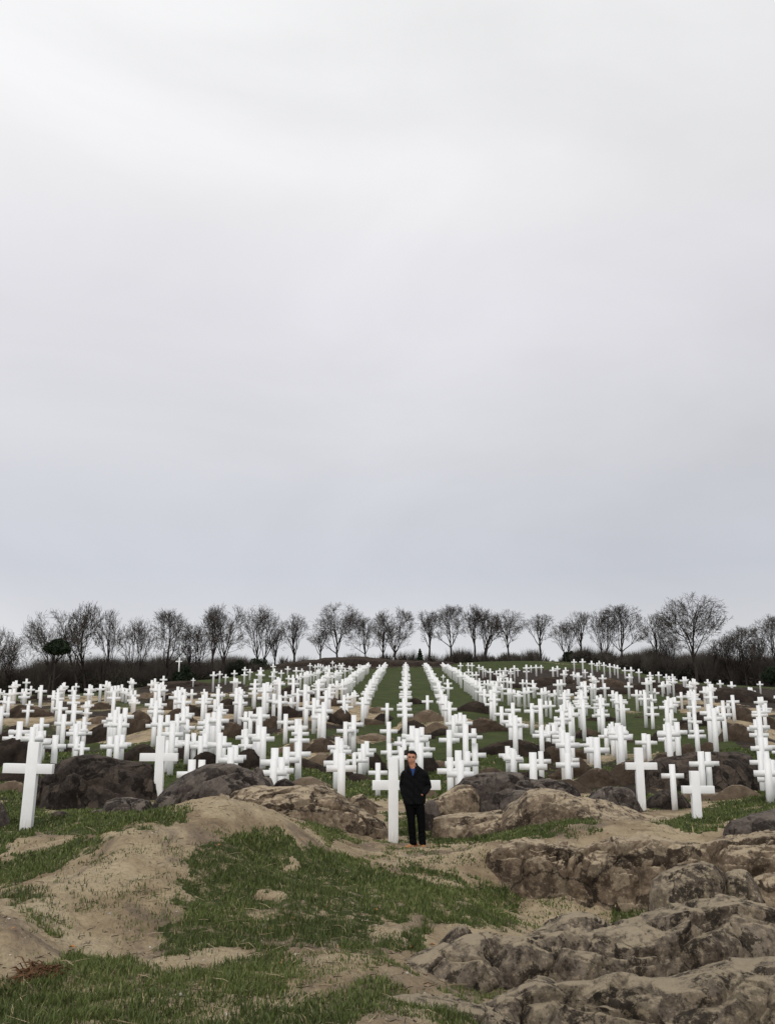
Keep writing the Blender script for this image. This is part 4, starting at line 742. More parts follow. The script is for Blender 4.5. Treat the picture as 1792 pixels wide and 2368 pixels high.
for i, (sp_, fk, dens, mu, up) in enumerate([(.85, .50, .72, 1, .09), (1.15, .40, 1.0, 1, .05), (.7, .50, .66, 1, .12), (.9, .40, .75, 2, .08), (1.0, .34, 1.1, 1, .06), (.7, .46, .6, 2, .1), (1.25, .38, 1.0, 1, .03), (.85, .55, .75, 1, .07)]):
    T, Tw = grow(50+i, 12.0, sp_, fk, dens, mu, up)
    allv = np.concatenate(T.v + Tw.v); top = np.percentile(allv[:, 2], 99.6); wd = np.percentile(allv[:, 0], 98.5)-np.percentile(allv[:, 0], 1.5)
    me_t = T.build('trunk', M_bark); me_c = Tw.build('crown', M_twig)
    PROTO.append([me_t.data, me_c.data, top, wd]); bpy.data.objects.remove(me_t); bpy.data.objects.remove(me_c)
print('tree protos', [(round(p[2], 1), round(p[3], 1), len(p[1].polygons)) for p in PROTO])
def bare_tree(px, top, width, proto, Y, label, flip=1, lean=0.0, thick=1.0, name='bare_tree'):
    x = ray(px, 1530, Y)[0]; zg = float(ground_h(x, Y)); zt = ray(px, top, Y)[2]; P = PROTO[proto]
    sz = (zt-zg)/P[2]; sx = width*Y/FPX/P[3]*1.04
    r = empty(name, (x, Y, zg)); r.scale = (sx*flip, (sx+sz)/2, sz); r.rotation_euler = (0, lean, (px*7.3) % 6.28)
    for nm, me in (('trunk', P[0]), ('crown', P[1])):
        o = bpy.data.objects.new(nm, me); C.objects.link(o); o.parent = r
    tag(r, label, 'tree', 'bare trees along the skyline'); return r
TREES = [ # x, top, crown width, proto, depth, label
 (115,1417,105,6,205,'bare spreading tree on the left, rising behind the dark umbrella pine'),
 (198,1397,66,5,208,'tall slender bare tree next right of the dark umbrella pine'),
 (253,1413,62,0,212,'narrow bare tree, second right of the dark umbrella pine'),
 (317,1433,74,3,215,'low multi-stemmed bare tree left of the tree above the slender cross'),
 (384,1412,82,1,210,'full-crowned bare tree directly above the slender lone cross'),
 (455,1445,66,5,216,'thin slanting bare tree just right of the slender lone cross'),
 (492,1402,62,2,206,'tall bare tree leaning against the left of the dense fan-shaped tree'),
 (517,1402,86,4,204,'dense fan-shaped bare tree in the left half of the skyline'),
 (601,1405,84,3,209,'tall forked bare tree right of the dense fan-shaped tree'),
 (633,1455,46,7,212,'short thin bare tree at the foot of the tall forked one'),
 (680,1421,54,2,210,'solitary slim V-shaped bare tree left of the hilltop ridge'),
 (738,1456,52,7,200,'small feathery bare tree at the left end of the hilltop ridge'),
 (783,1398,100,6,200,'isolated wide-crowned bare tree on the hilltop ridge left of centre'),
 (846,1428,62,1,206,'bare tree with a leaning crown, right of the wide-crowned hilltop tree'),
 (884,1420,60,0,208,'bare tree touching the left side of the densest hilltop tree'),
 (914,1412,84,4,202,'densest rounded bare tree at the centre of the hilltop'),
 (990,1413,56,7,206,'slim bare tree just right of the small conifer'),
 (1045,1401,76,1,203,'dark-trunked bare tree right of the hilltop ridge, second from the small conifer'),
 (1098,1400,48,2,207,'narrow tall bare tree at the left edge of the green hill'),
 (1119,1410,66,5,209,'wide bare tree just behind the narrow tall one at the green hill'),
 (1175,1413,86,6,190,'bare tree with low arms standing on the green hill'),
 (1250,1421,56,7,208,'thin crooked bare tree standing in the bright gap over the green hill'),
 (1312,1437,66,3,214,'low bushy bare tree left of the lopsided tree over the far crosses'),
 (1341,1416,52,7,212,'lopsided thin bare tree above the line of far crosses'),
 (1395,1412,64,3,212,'bare tree leaning toward the dark twisted tree, on its left'),
 (1436,1400,92,1,208,'dark twisted bare tree left of the biggest tree, one tree between them'),
 (1521,1421,58,0,214,'thin bare tree directly left of the biggest tree'),
 (1559,1468,56,3,216,'low bare tree in the thicket left of the biggest trunk'),
 (1606,1378,150,6,196,'biggest bare tree, tallest of the skyline, on the right'),
 (1655,1480,60,0,214,'low bare tree just right of the biggest tree'),
 (1690,1468,66,3,212,'bare tree with steep limbs, second right of the biggest tree'),
 (1722,1450,84,1,209,'broad fine-twigged bare tree near the right edge of the woods'),
 (1756,1478,62,5,214,'slim bare tree behind the broad fine-twigged one near the right edge'),
 (1796,1424,74,1,205,'bare tree cut off by the right edge of the photo'),
 (-8,1459,70,4,206,'bare tree cut off by the left edge of the photo'),
 (38,1482,70,3,212,'low greyish bare tree near the left edge of the photo'),
]
for i, (px, tp, wd, pr, Y, lab) in enumerate(TREES):
    Y -= 34 if px < 560 else 18 if px > 1490 else 0
    bare_tree(px, tp, wd*(1.12 if wd < 60 else 1.0), pr, Y, lab, flip=1 if i % 2 else -1, lean={5: -.10, 13: .06}.get(i, 0))
# understorey: smaller saplings and shrubs in the wood; a mass nobody could count
def scrub_mass(name, spec, label, mat_twig, mat_leaf, seed, leafy):
    R = np.random.default_rng(seed); V, F, VL, FL = [], [], [], []; nv = nl = 0
    for (x0, x1, top0, top1, Y0, Y1, n) in spec:
        for i in range(n):
            q = R.random(); px = x0+(x1-x0)*q; Y = R.uniform(Y0, Y1); tp = top0+(top1-top0)*q + R.uniform(-4, 15) + 7*math.sin(px*.045)+5*math.sin(px*.11+1)
            x = float(ray(px, 1540, Y)[0]); zg = float(ground_h(x, Y)); h = float(ray(px, tp, Y)[2])-zg
            if h < 1: h = R.uniform(1, 2)
            # twig strokes fanning up from the base
            m = int(70+16*h); a = R.uniform(0, 2*math.pi, m); sp_ = R.uniform(.05, .45, m)*h; hh = h*R.uniform(.45, 1.0, m)
            z0 = hh*R.uniform(0, .6, m); r0 = sp_*z0/np.maximum(hh, .1)
            p0 = np.stack([x+np.cos(a)*r0, Y+np.sin(a)*r0, zg+z0], 1); p1 = np.stack([x+np.cos(a)*sp_, Y+np.sin(a)*sp_, zg+hh], 1)
            w_ = R.uniform(.025, .07, m)[:, None]*np.stack([np.ones(m), np.zeros(m), np.zeros(m)], 1)
            w2 = R.uniform(.025, .07, m)[:, None]*np.stack([np.zeros(m), np.ones(m), np.zeros(m)], 1)
            V += [p0-w_, p0+w_, p1, p0+w2]; k = np.arange(m)
            F.append(np.concatenate([np.stack([k, k+m, k+2*m], 1), np.stack([k+m, k+3*m, k+2*m], 1)])+nv); nv += 4*m
            if R.random() < leafy:
                m = int(110*h); c = R.normal(size=(m, 3)); c /= np.linalg.norm(c, axis=1)[:, None]; rr = R.random(m)[:, None]**.4
                wdt = h*R.uniform(.28, .5); hq = R.uniform(.22, .36); c = c*rr*np.array([wdt, wdt, h*hq]) + np.array([x, Y, zg+h*hq])
                u = R.normal(size=(m, 3))*.17; v = R.normal(size=(m, 3))*.17; VL += [c-u, c+u, c+v]; k = np.arange(m)
                FL.append(np.stack([k, k+m, k+2*m], 1)+nl); nl += 3*m
    co = np.concatenate(V + VL); fa = np.concatenate(F); fb = np.concatenate(FL)+nv if FL else np.zeros((0, 3), int)
    o = mesh_np(name, co, [np.concatenate([fa, fb])], [mat_twig, mat_leaf])
    mi = np.concatenate([np.zeros(len(fa), np.int32), np.ones(len(fb), np.int32)]); o.data.polygons.foreach_set('material_index', mi); o.data.update()
    tag(o, label, 'thicket', None, 'stuff'); return o
M_scrub_l = plain('olive_scrub_leaves', (0.040, 0.040, 0.026), 0.9, 0.1, 0.55, 0.6); M_scrub_r = plain('brown_scrub_leaves', (0.050, 0.045, 0.036), 0.9, 0.1, 0.5, 0.6)
M_brush = plain('grey_brush', (0.085, 0.073, 0.062), 0.9, 0.1, 0.4, 1.5)
scrub_mass('thicket', [(-160, 60, 1518, 1530, 178, 222, 80), (40, 130, 1530, 1520, 178, 215, 50), (110, 330, 1512, 1512, 178, 222, 140), (320, 570, 1512, 1514, 182, 222, 140), (540, 680, 1512, 1528, 175, 215, 36)],
    'dark leafy and twiggy thicket filling the wood behind the field on the left', M_brush, M_scrub_l, 5, .5)
scrub_mass('thicket', [(1320, 1520, 1496, 1500, 205, 240, 90), (1500, 1800, 1498, 1510, 190, 235, 170), (1480, 1960, 1512, 1520, 192, 222, 110), (1390, 1500, 1505, 1510, 200, 220, 30)],
    'grey brown thicket of bare brush and evergreens in the wood on the right', M_brush, M_scrub_r, 6, .33)
scrub_mass('brush', [(690, 760, 1512, 1516, 205, 225, 7), (800, 960, 1506, 1508, 205, 225, 26), (990, 1180, 1503, 1503, 205, 235, 48), (1120, 1330, 1509, 1505, 215, 240, 32)],
    'thin grey bare brush behind the crest of the hill at the centre', M_brush, M_scrub_r, 7, .12)
# evergreen crowns of needle clumps
def clump_crown(cx, cz, rx, rz, n, seed, x, Y, size, cone=False):
    R = np.random.default_rng(seed); V = []; 
    if cone:
        t = R.random(n); rad = (1-t)**.9*rx*R.uniform(.3, 1.05, n)*(0.8+.3*np.sin(t*34)); a = R.uniform(0, 2*math.pi, n)
        c = np.stack([x+np.cos(a)*rad, Y+np.sin(a)*rad, cz-rz+t*2*rz], 1)
    else:
        cc = R.normal(size=(26, 3)); cc /= np.linalg.norm(cc, axis=1)[:, None]; cc *= R.uniform(.45, .85, 26)[:, None]; cc[:, 2] = np.abs(cc[:, 2])*1.25-.45
        k = R.integers(0, 26, n); q = R.normal(size=(n, 3)); q /= np.linalg.norm(q, axis=1)[:, None]
        c = (cc[k] + q*.33*R.random(n)[:, None]**.35)*np.array([rx, rx, rz]) + np.array([x, Y, cz])
    u = R.normal(size=(n, 3))*size; v = R.normal(size=(n, 3))*size
    k = np.arange(n); return np.concatenate([c-u, c+u, c+v]), np.stack([k, k+n, k+2*n], 1)
Y = 158; x = ray(130, 1540, Y)[0]; zg = float(ground_h(x, Y)); s_ = Y/FPX
r = empty('umbrella_pine', (x, Y, zg)); tag(r, 'dark umbrella pine with a flat rounded crown, in the wood on the left', 'tree')
zt, zb_ = ray(130, 1476, Y)[2]-zg, ray(130, 1514, Y)[2]-zg
v, f = clump_crown(0, (zt+zb_)/2, 31*s_, (zt-zb_)/2*1.35, 14000, 4, 0, 0, .13); mesh_np('crown', v, [f], M_ever, parent=r)
T = Tubes(); T.seg(np.array([-.3, 0, -.4]), np.array([-.1, 0, zb_*.8]), .22, .17, 7)
for k in range(7):
    a = k*.9; T.seg(np.array([-.1, 0, zb_*.8]), np.array([math.cos(a)*1.6, math.sin(a)*1.6, zb_+.6]), .1, .05, 5)
T.build('trunk', M_bark, r)
Y = 190; x = ray(971, 1524, Y)[0]; zg = ray(971, 1529, Y)[2]; r = empty('small_conifer', (x, Y, zg)); tag(r, 'small dark conifer on the hilltop ridge right of the centre', 'tree')
v, f = clump_crown(0, 1.3, .95, 1.15, 2600, 5, 0, 0, .09, True); mesh_np('crown', v, [f], M_ever, parent=r)
T = Tubes(); T.seg(np.array([0, 0, -.6]), np.array([0, 0, 2.2]), .08, .03, 6); T.build('trunk', M_bark, r)
for nm, px, tp, wd, Y, lab, sd_ in (('evergreen_shrub', 590, 1516, 70, 186, 'dark rounded evergreen shrub at the right end of the left wood', 11), ('evergreen_shrub', 1505, 1500, 36, 200, 'dark evergreen shrub standing left of the biggest bare tree', 12), ('evergreen_shrub', 1316, 1500, 30, 215, 'dark evergreen shrub behind the left end of the far crosses line', 13), ('evergreen_shrub', 1785, 1530, 50, 165, 'dark evergreen shrub at the right photo edge below the bare trees', 14), ('evergreen_shrub', 545, 1521, 60, 184, 'low dark evergreen shrub left of the rounded one, in the left wood', 15), ('evergreen_shrub', 425, 1530, 60, 176, 'broad dark evergreen shrub behind the slender lone cross', 16)):
    x = ray(px, 1550, Y)[0]; zg = float(ground_h(x, Y)); h = ray(px, tp, Y)[2]-zg; r = empty(nm, (x, Y, zg)); tag(r, lab, 'shrub')
    v, f = clump_crown(0, h*.5, wd*Y/FPX/2, h*.52, 7000, sd_, 0, 0, .14); mesh_np('foliage', v, [f], M_ever, parent=r)
    T = Tubes(); T.seg(np.array([0, 0, -.3]), np.array([.1, 0, h*.7]), .12, .05, 6); T.build('stem', M_bark, r)
# ---------------------------------------------------------------- grass blades: tufts on the near turf, and dry stalks, twigs, pebbles
def mat_blades():
    m, t, b = newmat('grass_blades'); r = tattr(t, 'tone')
    c = tramp(t, r, [(0.0, (0.042, 0.054, 0.014)), (0.45, (0.086, 0.113, 0.030)), (0.84, (0.150, 0.175, 0.052)), (0.93, (0.21, 0.20, 0.075)), (1.0, (0.30, 0.25, 0.13))])
    t.links.new(c, b.inputs['Base Color']); b.inputs['Roughness'].default_value = 0.6; b.inputs['Specular IOR Level'].default_value = 0.25; return m
M_blade = mat_blades()
FEET = [(ray(q[0], q[2], q[8])[0]+dx, q[8]+dy) for q in NEAR[:5] for dx, dy in ((-.1, -.1), (.12, -.05), (0, .1))]
_rf = random.Random(5)
for _nm, _cr, _Y, _f, *_r in ROCKS:
    _yl = _Y if isinstance(_Y, list) else [_Y]*len(_cr)
    for _i in range(1, len(_cr)-1):
        if _rf.random() < .45: FEET.append((ray(_cr[_i][0], _cr[_i][1], _yl[_i])[0]*.96+_rf.uniform(-.15, .15), _yl[_i]-_f*_rf.uniform(.85, 1.15)))
def blades(name, n_try, y0, y1, hmin, hmax, wid, label, seed, floor=0.0, um=0.47):
    R = np.random.default_rng(seed)
    Y = np.exp(R.uniform(math.log(y0), math.log(y1), n_try)) if y1/y0 > 1.5 else R.uniform(y0, y1, n_try)
    X = R.uniform(-um, um, n_try)*Y
    # gather the candidates into tufts
    k = n_try//20; tx, ty = X[:k], Y[:k]; idx = R.integers(0, k, n_try); rad = R.normal(size=(n_try, 2))*(0.045+0.003*Y[:, None])
    X, Y = tx[idx]+rad[:, 0], ty[idx]+rad[:, 1]
    Z = ground_h(X, Y); g, _ = masks(X, Y, Z)
    nse = 0.5+0.5*fbm(X*1.1, Y*1.1, 4, 4)
    p = np.clip((g-0.05)*1.1, 0, 1)*np.clip(0.0+1.5*nse, 0, 1) + 0.02*(nse > .55)
    p = np.where(g < .3, p*0.7, p)
    if seed < 3:                              # ragged tufts hugging the feet of the near crosses and rocks
        for fx, fy in FEET:
            dd_ = np.hypot(X-fx, Y-fy); p = np.where(dd_ < .20, np.maximum(p, .55), p)
    p = np.where((np.abs(X-0.53) < .33) & (np.abs(Y-17.0) < .45), p*.05, p)
    # a sparse tuft keeps or loses its blades together
    tr = R.random(k)[idx]; keep = (tr < p) & (R.random(n_try) < 0.92)
    X, Y, Z, g = X[keep], Y[keep], Z[keep], g[keep]; n = len(X); tt = R.random(k)[idx][keep]
    h = R.uniform(hmin, hmax, n)*(0.5+1.0*tt)*np.where(R.random(n) < .04, 1.7, 1.0)*np.clip(.5+.4*g, 0, 1.0); a = R.uniform(0, 2*math.pi, n); b = R.uniform(0, 2*math.pi, n)
    ln = R.uniform(.15, .85, n)*h; w = wid*(0.6+R.random(n))*(1+0.05*np.maximum(Y-8, 0))
    sx, sy = np.cos(a)*w/2, np.sin(a)*w/2; lx, ly = np.cos(b)*ln, np.sin(b)*ln
    v0 = np.stack([X-sx, Y-sy, Z-.01], 1); v1 = np.stack([X+sx, Y+sy, Z-.01], 1)
    v2 = np.stack([X+sx*.8+lx*.35, Y+sy*.8+ly*.35, Z+h*.6], 1); v3 = np.stack([X-sx*.8+lx*.35, Y-sy*.8+ly*.35, Z+h*.6], 1)
    v4 = np.stack([X+lx, Y+ly, Z+h*.95], 1); i = np.arange(n)*5
    co = np.stack([v0, v1, v2, v3, v4], 1).reshape(-1, 3)
    tone = np.clip(0.36 + 0.28*fbm(X*.5, Y*.5, 7, 3) + R.normal(0, .17, n), 0, .9); tone = np.where(R.random(n) < .035, 1.0, tone)
    o = mesh_np(name, co, [np.stack([i, i+1, i+2, i+3], 1), np.stack([i+3, i+2, i+4], 1)], M_blade, attrs={'tone': np.repeat(tone, 5)})
    print(name, n); tag(o, label, 'grass', None, 'stuff'); return o
blades('grass', 330000, 4.6, 11.5, .025, .065, .006, 'short ragged green grass on the near slope below the man', 1)
blades('grass', 120000, 25, 46, .05, .10, .022, 'darker green grass on the field floor among the nearer crosses', 3)
blades('grass', 330000, 11.5, 25, .03, .07, .010, 'green grass around the front crosses and on the slope below them', 2)
def litter():
    R = np.random.default_rng(8)
    M_dry = plain('dry_stalk', (0.34, 0.27, 0.17), 0.8, 0.2, 0.4, 9); M_bit = plain('pale_pebble', (0.42, 0.38, 0.33), 0.85, 0.2, 0.3, 30); M_dk = plain('dark_twig', (0.05, 0.037, 0.028), 0.9, .1)
    M_leaf = plain('fallen_leaf', (0.42, 0.17, 0.05), 0.8, .2, .3, 40)
    def scatter(n, y0, y1):
        Y = np.exp(R.uniform(math.log(y0), math.log(y1), n)); X = R.uniform(-.46, .46, n)*Y; return X, Y, ground_h(X, Y)
    for nm, n, mt, lab, L0, L1, up in (('dry_stalks', 900, M_dry, 'scattered dry straw stalks lying on the near ground', .05, .20, .35), ('twigs', 2400, M_dk, 'scattered dark twigs and root bits on the near earth', .015, .09, .2)):
        X, Y, Z = scatter(n, 4.8, 19); T = Tubes()
        for x, y, z in zip(X, Y, Z):
            a = R.uniform(0, 6.28); l = R.uniform(L0, L1); d = np.array([math.cos(a), math.sin(a), R.uniform(0, up)]); p = np.array([x, y, z+.006])
            m = p + d*l*.5 + R.normal(size=3)*l*.06; e = p + d*l; r = .0022+.00016*y; T.seg(p, m, r, r*.9, 3); T.seg(m, e, r*.9, r*.4, 3)
        tag(T.build(nm, mt), lab, 'litter', None, 'stuff')
    X, Y, Z = scatter(1500, 4.8, 20); V, F = [], []; k = 0
    base = np.array([(1,0,0),(-1,0,0),(0,1,0),(0,-1,0),(0,0,.7),(0,0,-.7)], float); fb = np.array([(0,2,4),(2,1,4),(1,3,4),(3,0,4),(2,0,5),(1,2,5),(3,1,5),(0,3,5)])
    for x, y, z in zip(X, Y, Z):
        s = R.uniform(.002, .007)*(1+R.random()**8*1.6)*(1+.04*y); V.append(base*s*R.uniform(.6, 1.3, (6, 3))+np.array([x, y, z+.001])); F.append(fb+k); k += 6
    tag(mesh_np('pebbles', np.concatenate(V), np.concatenate(F), M_bit), 'scattered pale pebbles and clods on the near earth', 'pebbles', None, 'stuff')
    X, Y, Z = scatter(60, 5, 16); V, F = [], []; k = 0
    for x, y, z in zip(X, Y, Z):
        a = R.uniform(0, 6.28); l = R.uniform(.018, .04); c, s = math.cos(a)*l, math.sin(a)*l
        V += [(x-c, y-s, z+.012), (x+s*.5, y-c*.5, z+.026), (x+c, y+s, z+.016), (x-s*.5, y+c*.5, z+.03)]; F.append((k, k+1, k+2, k+3)); k += 4
    tag(mesh_np('fallen_leaves', V, np.array(F), M_leaf), 'a few orange fallen leaves in the near grass', 'leaves', None, 'stuff')
    # the tuft of dead brown leaves at the lower left
    x, Y0 = ray(92, 2255, 6.75)[0], hit(92, 2262); P = ray(92, 2262, Y0); n = 260
    r = R; a = r.uniform(0, 6.28, n); l = r.uniform(.06, .15, n); up = r.uniform(.1, 1.0, n); st = r.normal(size=(n, 2))*.055
    T = Tubes()
    for i in range(n):
        p = np.array([P[0]+st[i, 0], P[1]+st[i, 1], float(ground_h(P[0]+st[i, 0], P[1]+st[i, 1]))]); d = np.array([math.cos(a[i]), math.sin(a[i]), up[i]]); d /= np.linalg.norm(d)
        m = p+d*l[i]*.6; e = m+(d+np.array([0, 0, -.7]))*l[i]*.5; T.seg(p, m, .004, .005, 3); T.seg(m, e, .005, .001, 3)
    tag(T.build('dead_tuft', plain('dead_brown_leaves', (0.12, 0.062, 0.03), .8, .2, .5, 25)), 'clump of dead reddish brown leaves at the lower left of the near ground', 'plant')
litter()
# ---------------------------------------------------------------- the man
M_skin = plain('skin', (0.47, 0.225, 0.14), 0.55, 0.35, 0.10, 30); M_jacket = plain('black_jacket_cloth', (0.006, 0.006, 0.0068), 0.9, 0.08, 0.3, 40, 0.3)
M_trous = plain('black_trousers', (0.004, 0.004, 0.0045), 0.95, 0.05, 0.3, 50, 0.2); M_hair = plain('black_hair', (0.007, 0.005, 0.005), 0.8, 0.1, .4, 90, 0.5)
M_shirt = plain('blue_shirt', (0.018, 0.042, 0.14), 0.8, 0.2, 0.15, 60); M_shoe = plain('tan_leather', (0.33, 0.15, 0.055), 0.45, 0.4, 0.2, 40); M_sole = plain('shoe_sole', (0.05, 0.03, 0.02), 0.8, 0.2)
M_eye_socket = plain('eye_and_socket', (0.03, 0.02, 0.018), 0.3, 0.5); M_lip = plain('lips', (0.33, 0.13, 0.11), 0.5, 0.3)
Yp = 17.1; mp_ = ray(961, 1957, Yp); man = empty('person', (mp_[0], Yp, float(ground_h(mp_[0]+np.array([-.05, .12, 0, 0]), Yp+np.array([0, 0, .1, -.12])).max())-.034))
man.scale = (1.0, 0.98, 0.943); man.rotation_euler = (0, 0, 0)
tag(man, 'man with short black hair in black jacket, black trousers and tan shoes beside central cross', 'person')
def mesh_from(ob, name, mat, sub=0, voxel=None, smooth_it=0):
    """apply modifiers of a helper object and return a clean child mesh"""
    if voxel:
        m = ob.modifiers.new('r', 'REMESH'); m.mode = 'VOXEL'; m.voxel_size = voxel; m.use_smooth_shade = True
    if smooth_it:
        m = ob.modifiers.new('s', 'SMOOTH'); m.iterations = smooth_it; m.factor = 0.5
    dg = bpy.context.evaluated_depsgraph_get(); dg.update(); me = bpy.data.meshes.new_from_object(ob.evaluated_get(dg))
    me.name = name; me.materials.clear(); me.materials.append(mat)
    for p in me.polygons: p.use_smooth = True
    bpy.data.objects.remove(ob); o = bpy.data.objects.new(name, me); C.objects.link(o); o.parent = man; return o
def tube_mesh(bm, path, rad, k=14, cap=True):
    """closed tapered tube; rad entries are r or (rx, ry) in the local frame (x across, y depth)"""
    P = [Vector(p) for p in path]; rings = []
    for i, p in enumerate(P):
        d = (P[min(i+1, len(P)-1)] - P[max(i-1, 0)]).normalized()
        ax = Vector((1, 0, 0)); ax = (ax - ax.dot(d)*d)
        if ax.length < .2: ax = Vector((0, 0, 1)) - Vector((0, 0, 1)).dot(d)*d
        ax.normalize(); ay = d.cross(ax); r = rad[i]; rx, ry = (r, r) if not isinstance(r, tuple) else r
        rings.append([bm.verts.new(p + ax*math.cos(t*2*math.pi/k)*rx + ay*math.sin(t*2*math.pi/k)*ry) for t in range(k)])
    for a, b in zip(rings, rings[1:]):
        for j in range(k): bm.faces.new((a[j], a[(j+1) % k], b[(j+1) % k], b[j]))
    if cap: bm.faces.new(rings[0][::-1]); bm.faces.new(rings[-1])
def ball(bm, c, r, rot=None, seg=20):
    m = Matrix.Translation(Vector(c)) @ (rot or Matrix.Identity(4)) @ Matrix.Diagonal((*r, 1)); bmesh.ops.create_uvsphere(bm, u_segments=seg, v_segments=seg//2+4, radius=1, matrix=m)
def tmp(bm, name='tmp'):
    bmesh.ops.recalc_face_normals(bm, faces=bm.faces); me = bpy.data.meshes.new(name); bm.to_mesh(me); bm.free(); o = bpy.data.objects.new(name, me); C.objects.link(o); return o
# joints (metres, local): x to the right of the picture, y away from the camera, z up
HX, HZ = -0.062, 1.655                       # head centre
sL, sR = (-0.180, 0.0, 1.395), (0.155, 0.0, 1.385)
eL, eR = (-0.235, 0.075, 1.14), (0.245, 0.085, 1.115)
wL, wR = (-0.190, -0.03, 0.93), (0.128, -0.105, 0.985)
hipL, hipR = (-0.105, 0.0, .90), (0.065, 0.0, .90)
knL, knR = (-0.075, -0.015, .47), (0.105, -0.01, .46); anL, anR = (-0.048, 0.02, .09), (0.118, -0.01, .08)
bm = bmesh.new()                              # one continuous body
tube_mesh(bm, [(-.02, .01, .84), (-.02, .01, .95), (-.02, 0, 1.12), (-.018, 0, 1.28), (-.015, 0, 1.39), (-.02, 0, 1.44), (-.035, -.002, 1.475)], [(.14, .09), (.15, .095), (.14, .09), (.155, .095), (.145, .08), (.09, .06), (.06, .06)], 20)
tube_mesh(bm, [(-.03, .01, 1.42), (-.045, .0, 1.50), (-.055, -.005, 1.57), (-.06, -.005, 1.62)], [.068, .060, .060, .06], 16)
for s, e, w in ((sL, eL, wL), (sR, eR, wR)): tube_mesh(bm, [s, tuple((a+b)/2 for a, b in zip(s, e)), e, tuple((a+b)/2 for a, b in zip(e, w)), w], [.034, .042, .038, .034, .026], 14)
for h, k, a in ((hipL, knL, anL), (hipR, knR, anR)):
    tube_mesh(bm, [h, tuple((x+y)/2 for x, y in zip(h, k)), k, (k[0]*.6+a[0]*.4, k[1]+.02, k[2]*.6+a[2]*.4), a, (a[0], a[1]-.03, .03)], [.085, .075, .056, .053, .038, .035], 14)
ball(bm, (HX, .012, HZ+.025), (.081, .096, .095)); ball(bm, (HX-.002, -.02, HZ-.04), (.067, .070, .080)); ball(bm, (HX-.004, -.045, HZ-.094), (.034, .034, .026))
tube_mesh(bm, [(HX-.006, -.088, HZ+.012), (HX-.008, -.101, HZ-.018), (HX-.010, -.107, HZ-.034)], [.009, .011, .016], 10)
ball(bm, (HX-.012, -.086, HZ-.060), (.024, .012, .006)); ball(bm, (HX-.012, -.084, HZ-.071), (.021, .012, .007))
for sx in (-1, 1):
    ball(bm, (HX-.004+sx*.035, -.062, HZ-.022), (.022, .022, .018)); ball(bm, (HX-.006+sx*.030, -.078, HZ+.022), (.024, .012, .007))
    ball(bm, (HX+sx*.079, .015, HZ-.008), (.010, .017, .030), Matrix.Rotation(sx*.3, 4, 'Z'))
def hand(w, d, side):
    """palm, four unequal curled fingers and a thumb off the palm's side"""
    w = Vector(w); d = Vector(d).normalized(); lat = Vector((-side, -.15, .15)); lat = (lat - lat.dot(d)*d).normalized(); nrm = d.cross(lat)
    pc = w + d*.05; tube_mesh(bm, [w-d*.01, w+d*.03, w+d*.088], [(.027, .019), (.038, .017), (.040, .014)], 12)
    for i, (o, l) in enumerate(((-.030, .060), (-.010, .074), (.010, .080), (.029, .071))):
        b = w + d*.082 + lat*o; c = -.35 - .06*i; m = b + (d+nrm*c*.5)*l*.45; e = m + (d+nrm*c*1.5).normalized()*l*.5; tube_mesh(bm, [b, m, e], [.0095, .009, .0075], 8)
    b = w + d*.03 + lat*.034; tube_mesh(bm, [b, b+(d*.5+lat*.75)*.035, b+(d*.9+lat*.85)*.06], [.013, .011, .009], 8)
hand(wL, (.62, .15, -.55), -1); hand(wR, (-.45, .52, -.62), 1)
mesh_from(tmp(bm), 'body', M_skin, voxel=.0055, smooth_it=3)
for sx in (-1, 1):
    bm = bmesh.new(); ball(bm, (HX-.006+sx*.031, -.083, HZ+.005), (.017, .008, .0075), seg=12); o = tmp(bm); mesh_from(o, 'eye_and_socket', M_eye_socket)  # dark eye made larger so the socket's shade is painted in with it
    bm = bmesh.new(); tube_mesh(bm, [(HX-.006+sx*.012, -.094, HZ+.026), (HX-.006+sx*.030, -.093, HZ+.032), (HX-.006+sx*.050, -.082, HZ+.025)], [.0035, .0045, .003], 8); mesh_from(tmp(bm), 'eyebrow', M_hair)
bm = bmesh.new(); ball(bm, (HX-.012, -.092, HZ-.064), (.023, .008, .005), seg=12); mesh_from(tmp(bm), 'mouth', M_lip)
# hair: cap over the skull with a side-swept fringe, short sides
bm = bmesh.new(); ball(bm, (HX+.004, .022, HZ+.046), (.090, .101, .088), seg=28)
for v in list(bm.verts):
    x, y, z = v.co; fr = HZ+.068+.010*math.sin((x-HX)*40) - .02*(x-HX)/.08
    if (y < -.02 and z < fr) or (y < .035 and z < HZ+.0) or z < HZ-.035: bm.verts.remove(v)
for v in bm.verts:
    v.co += Vector((0, 0, .006*perlin(v.co.x*60, v.co.y*60, v.co.z*60)))
    if v.co.y < -.03: v.co.z += .008; v.co.y -= .004
o = tmp(bm); sm = o.modifiers.new('s', 'SOLIDIFY'); sm.thickness = .012; sm.offset = -.6; mesh_from(o, 'hair', M_hair, smooth_it=1)
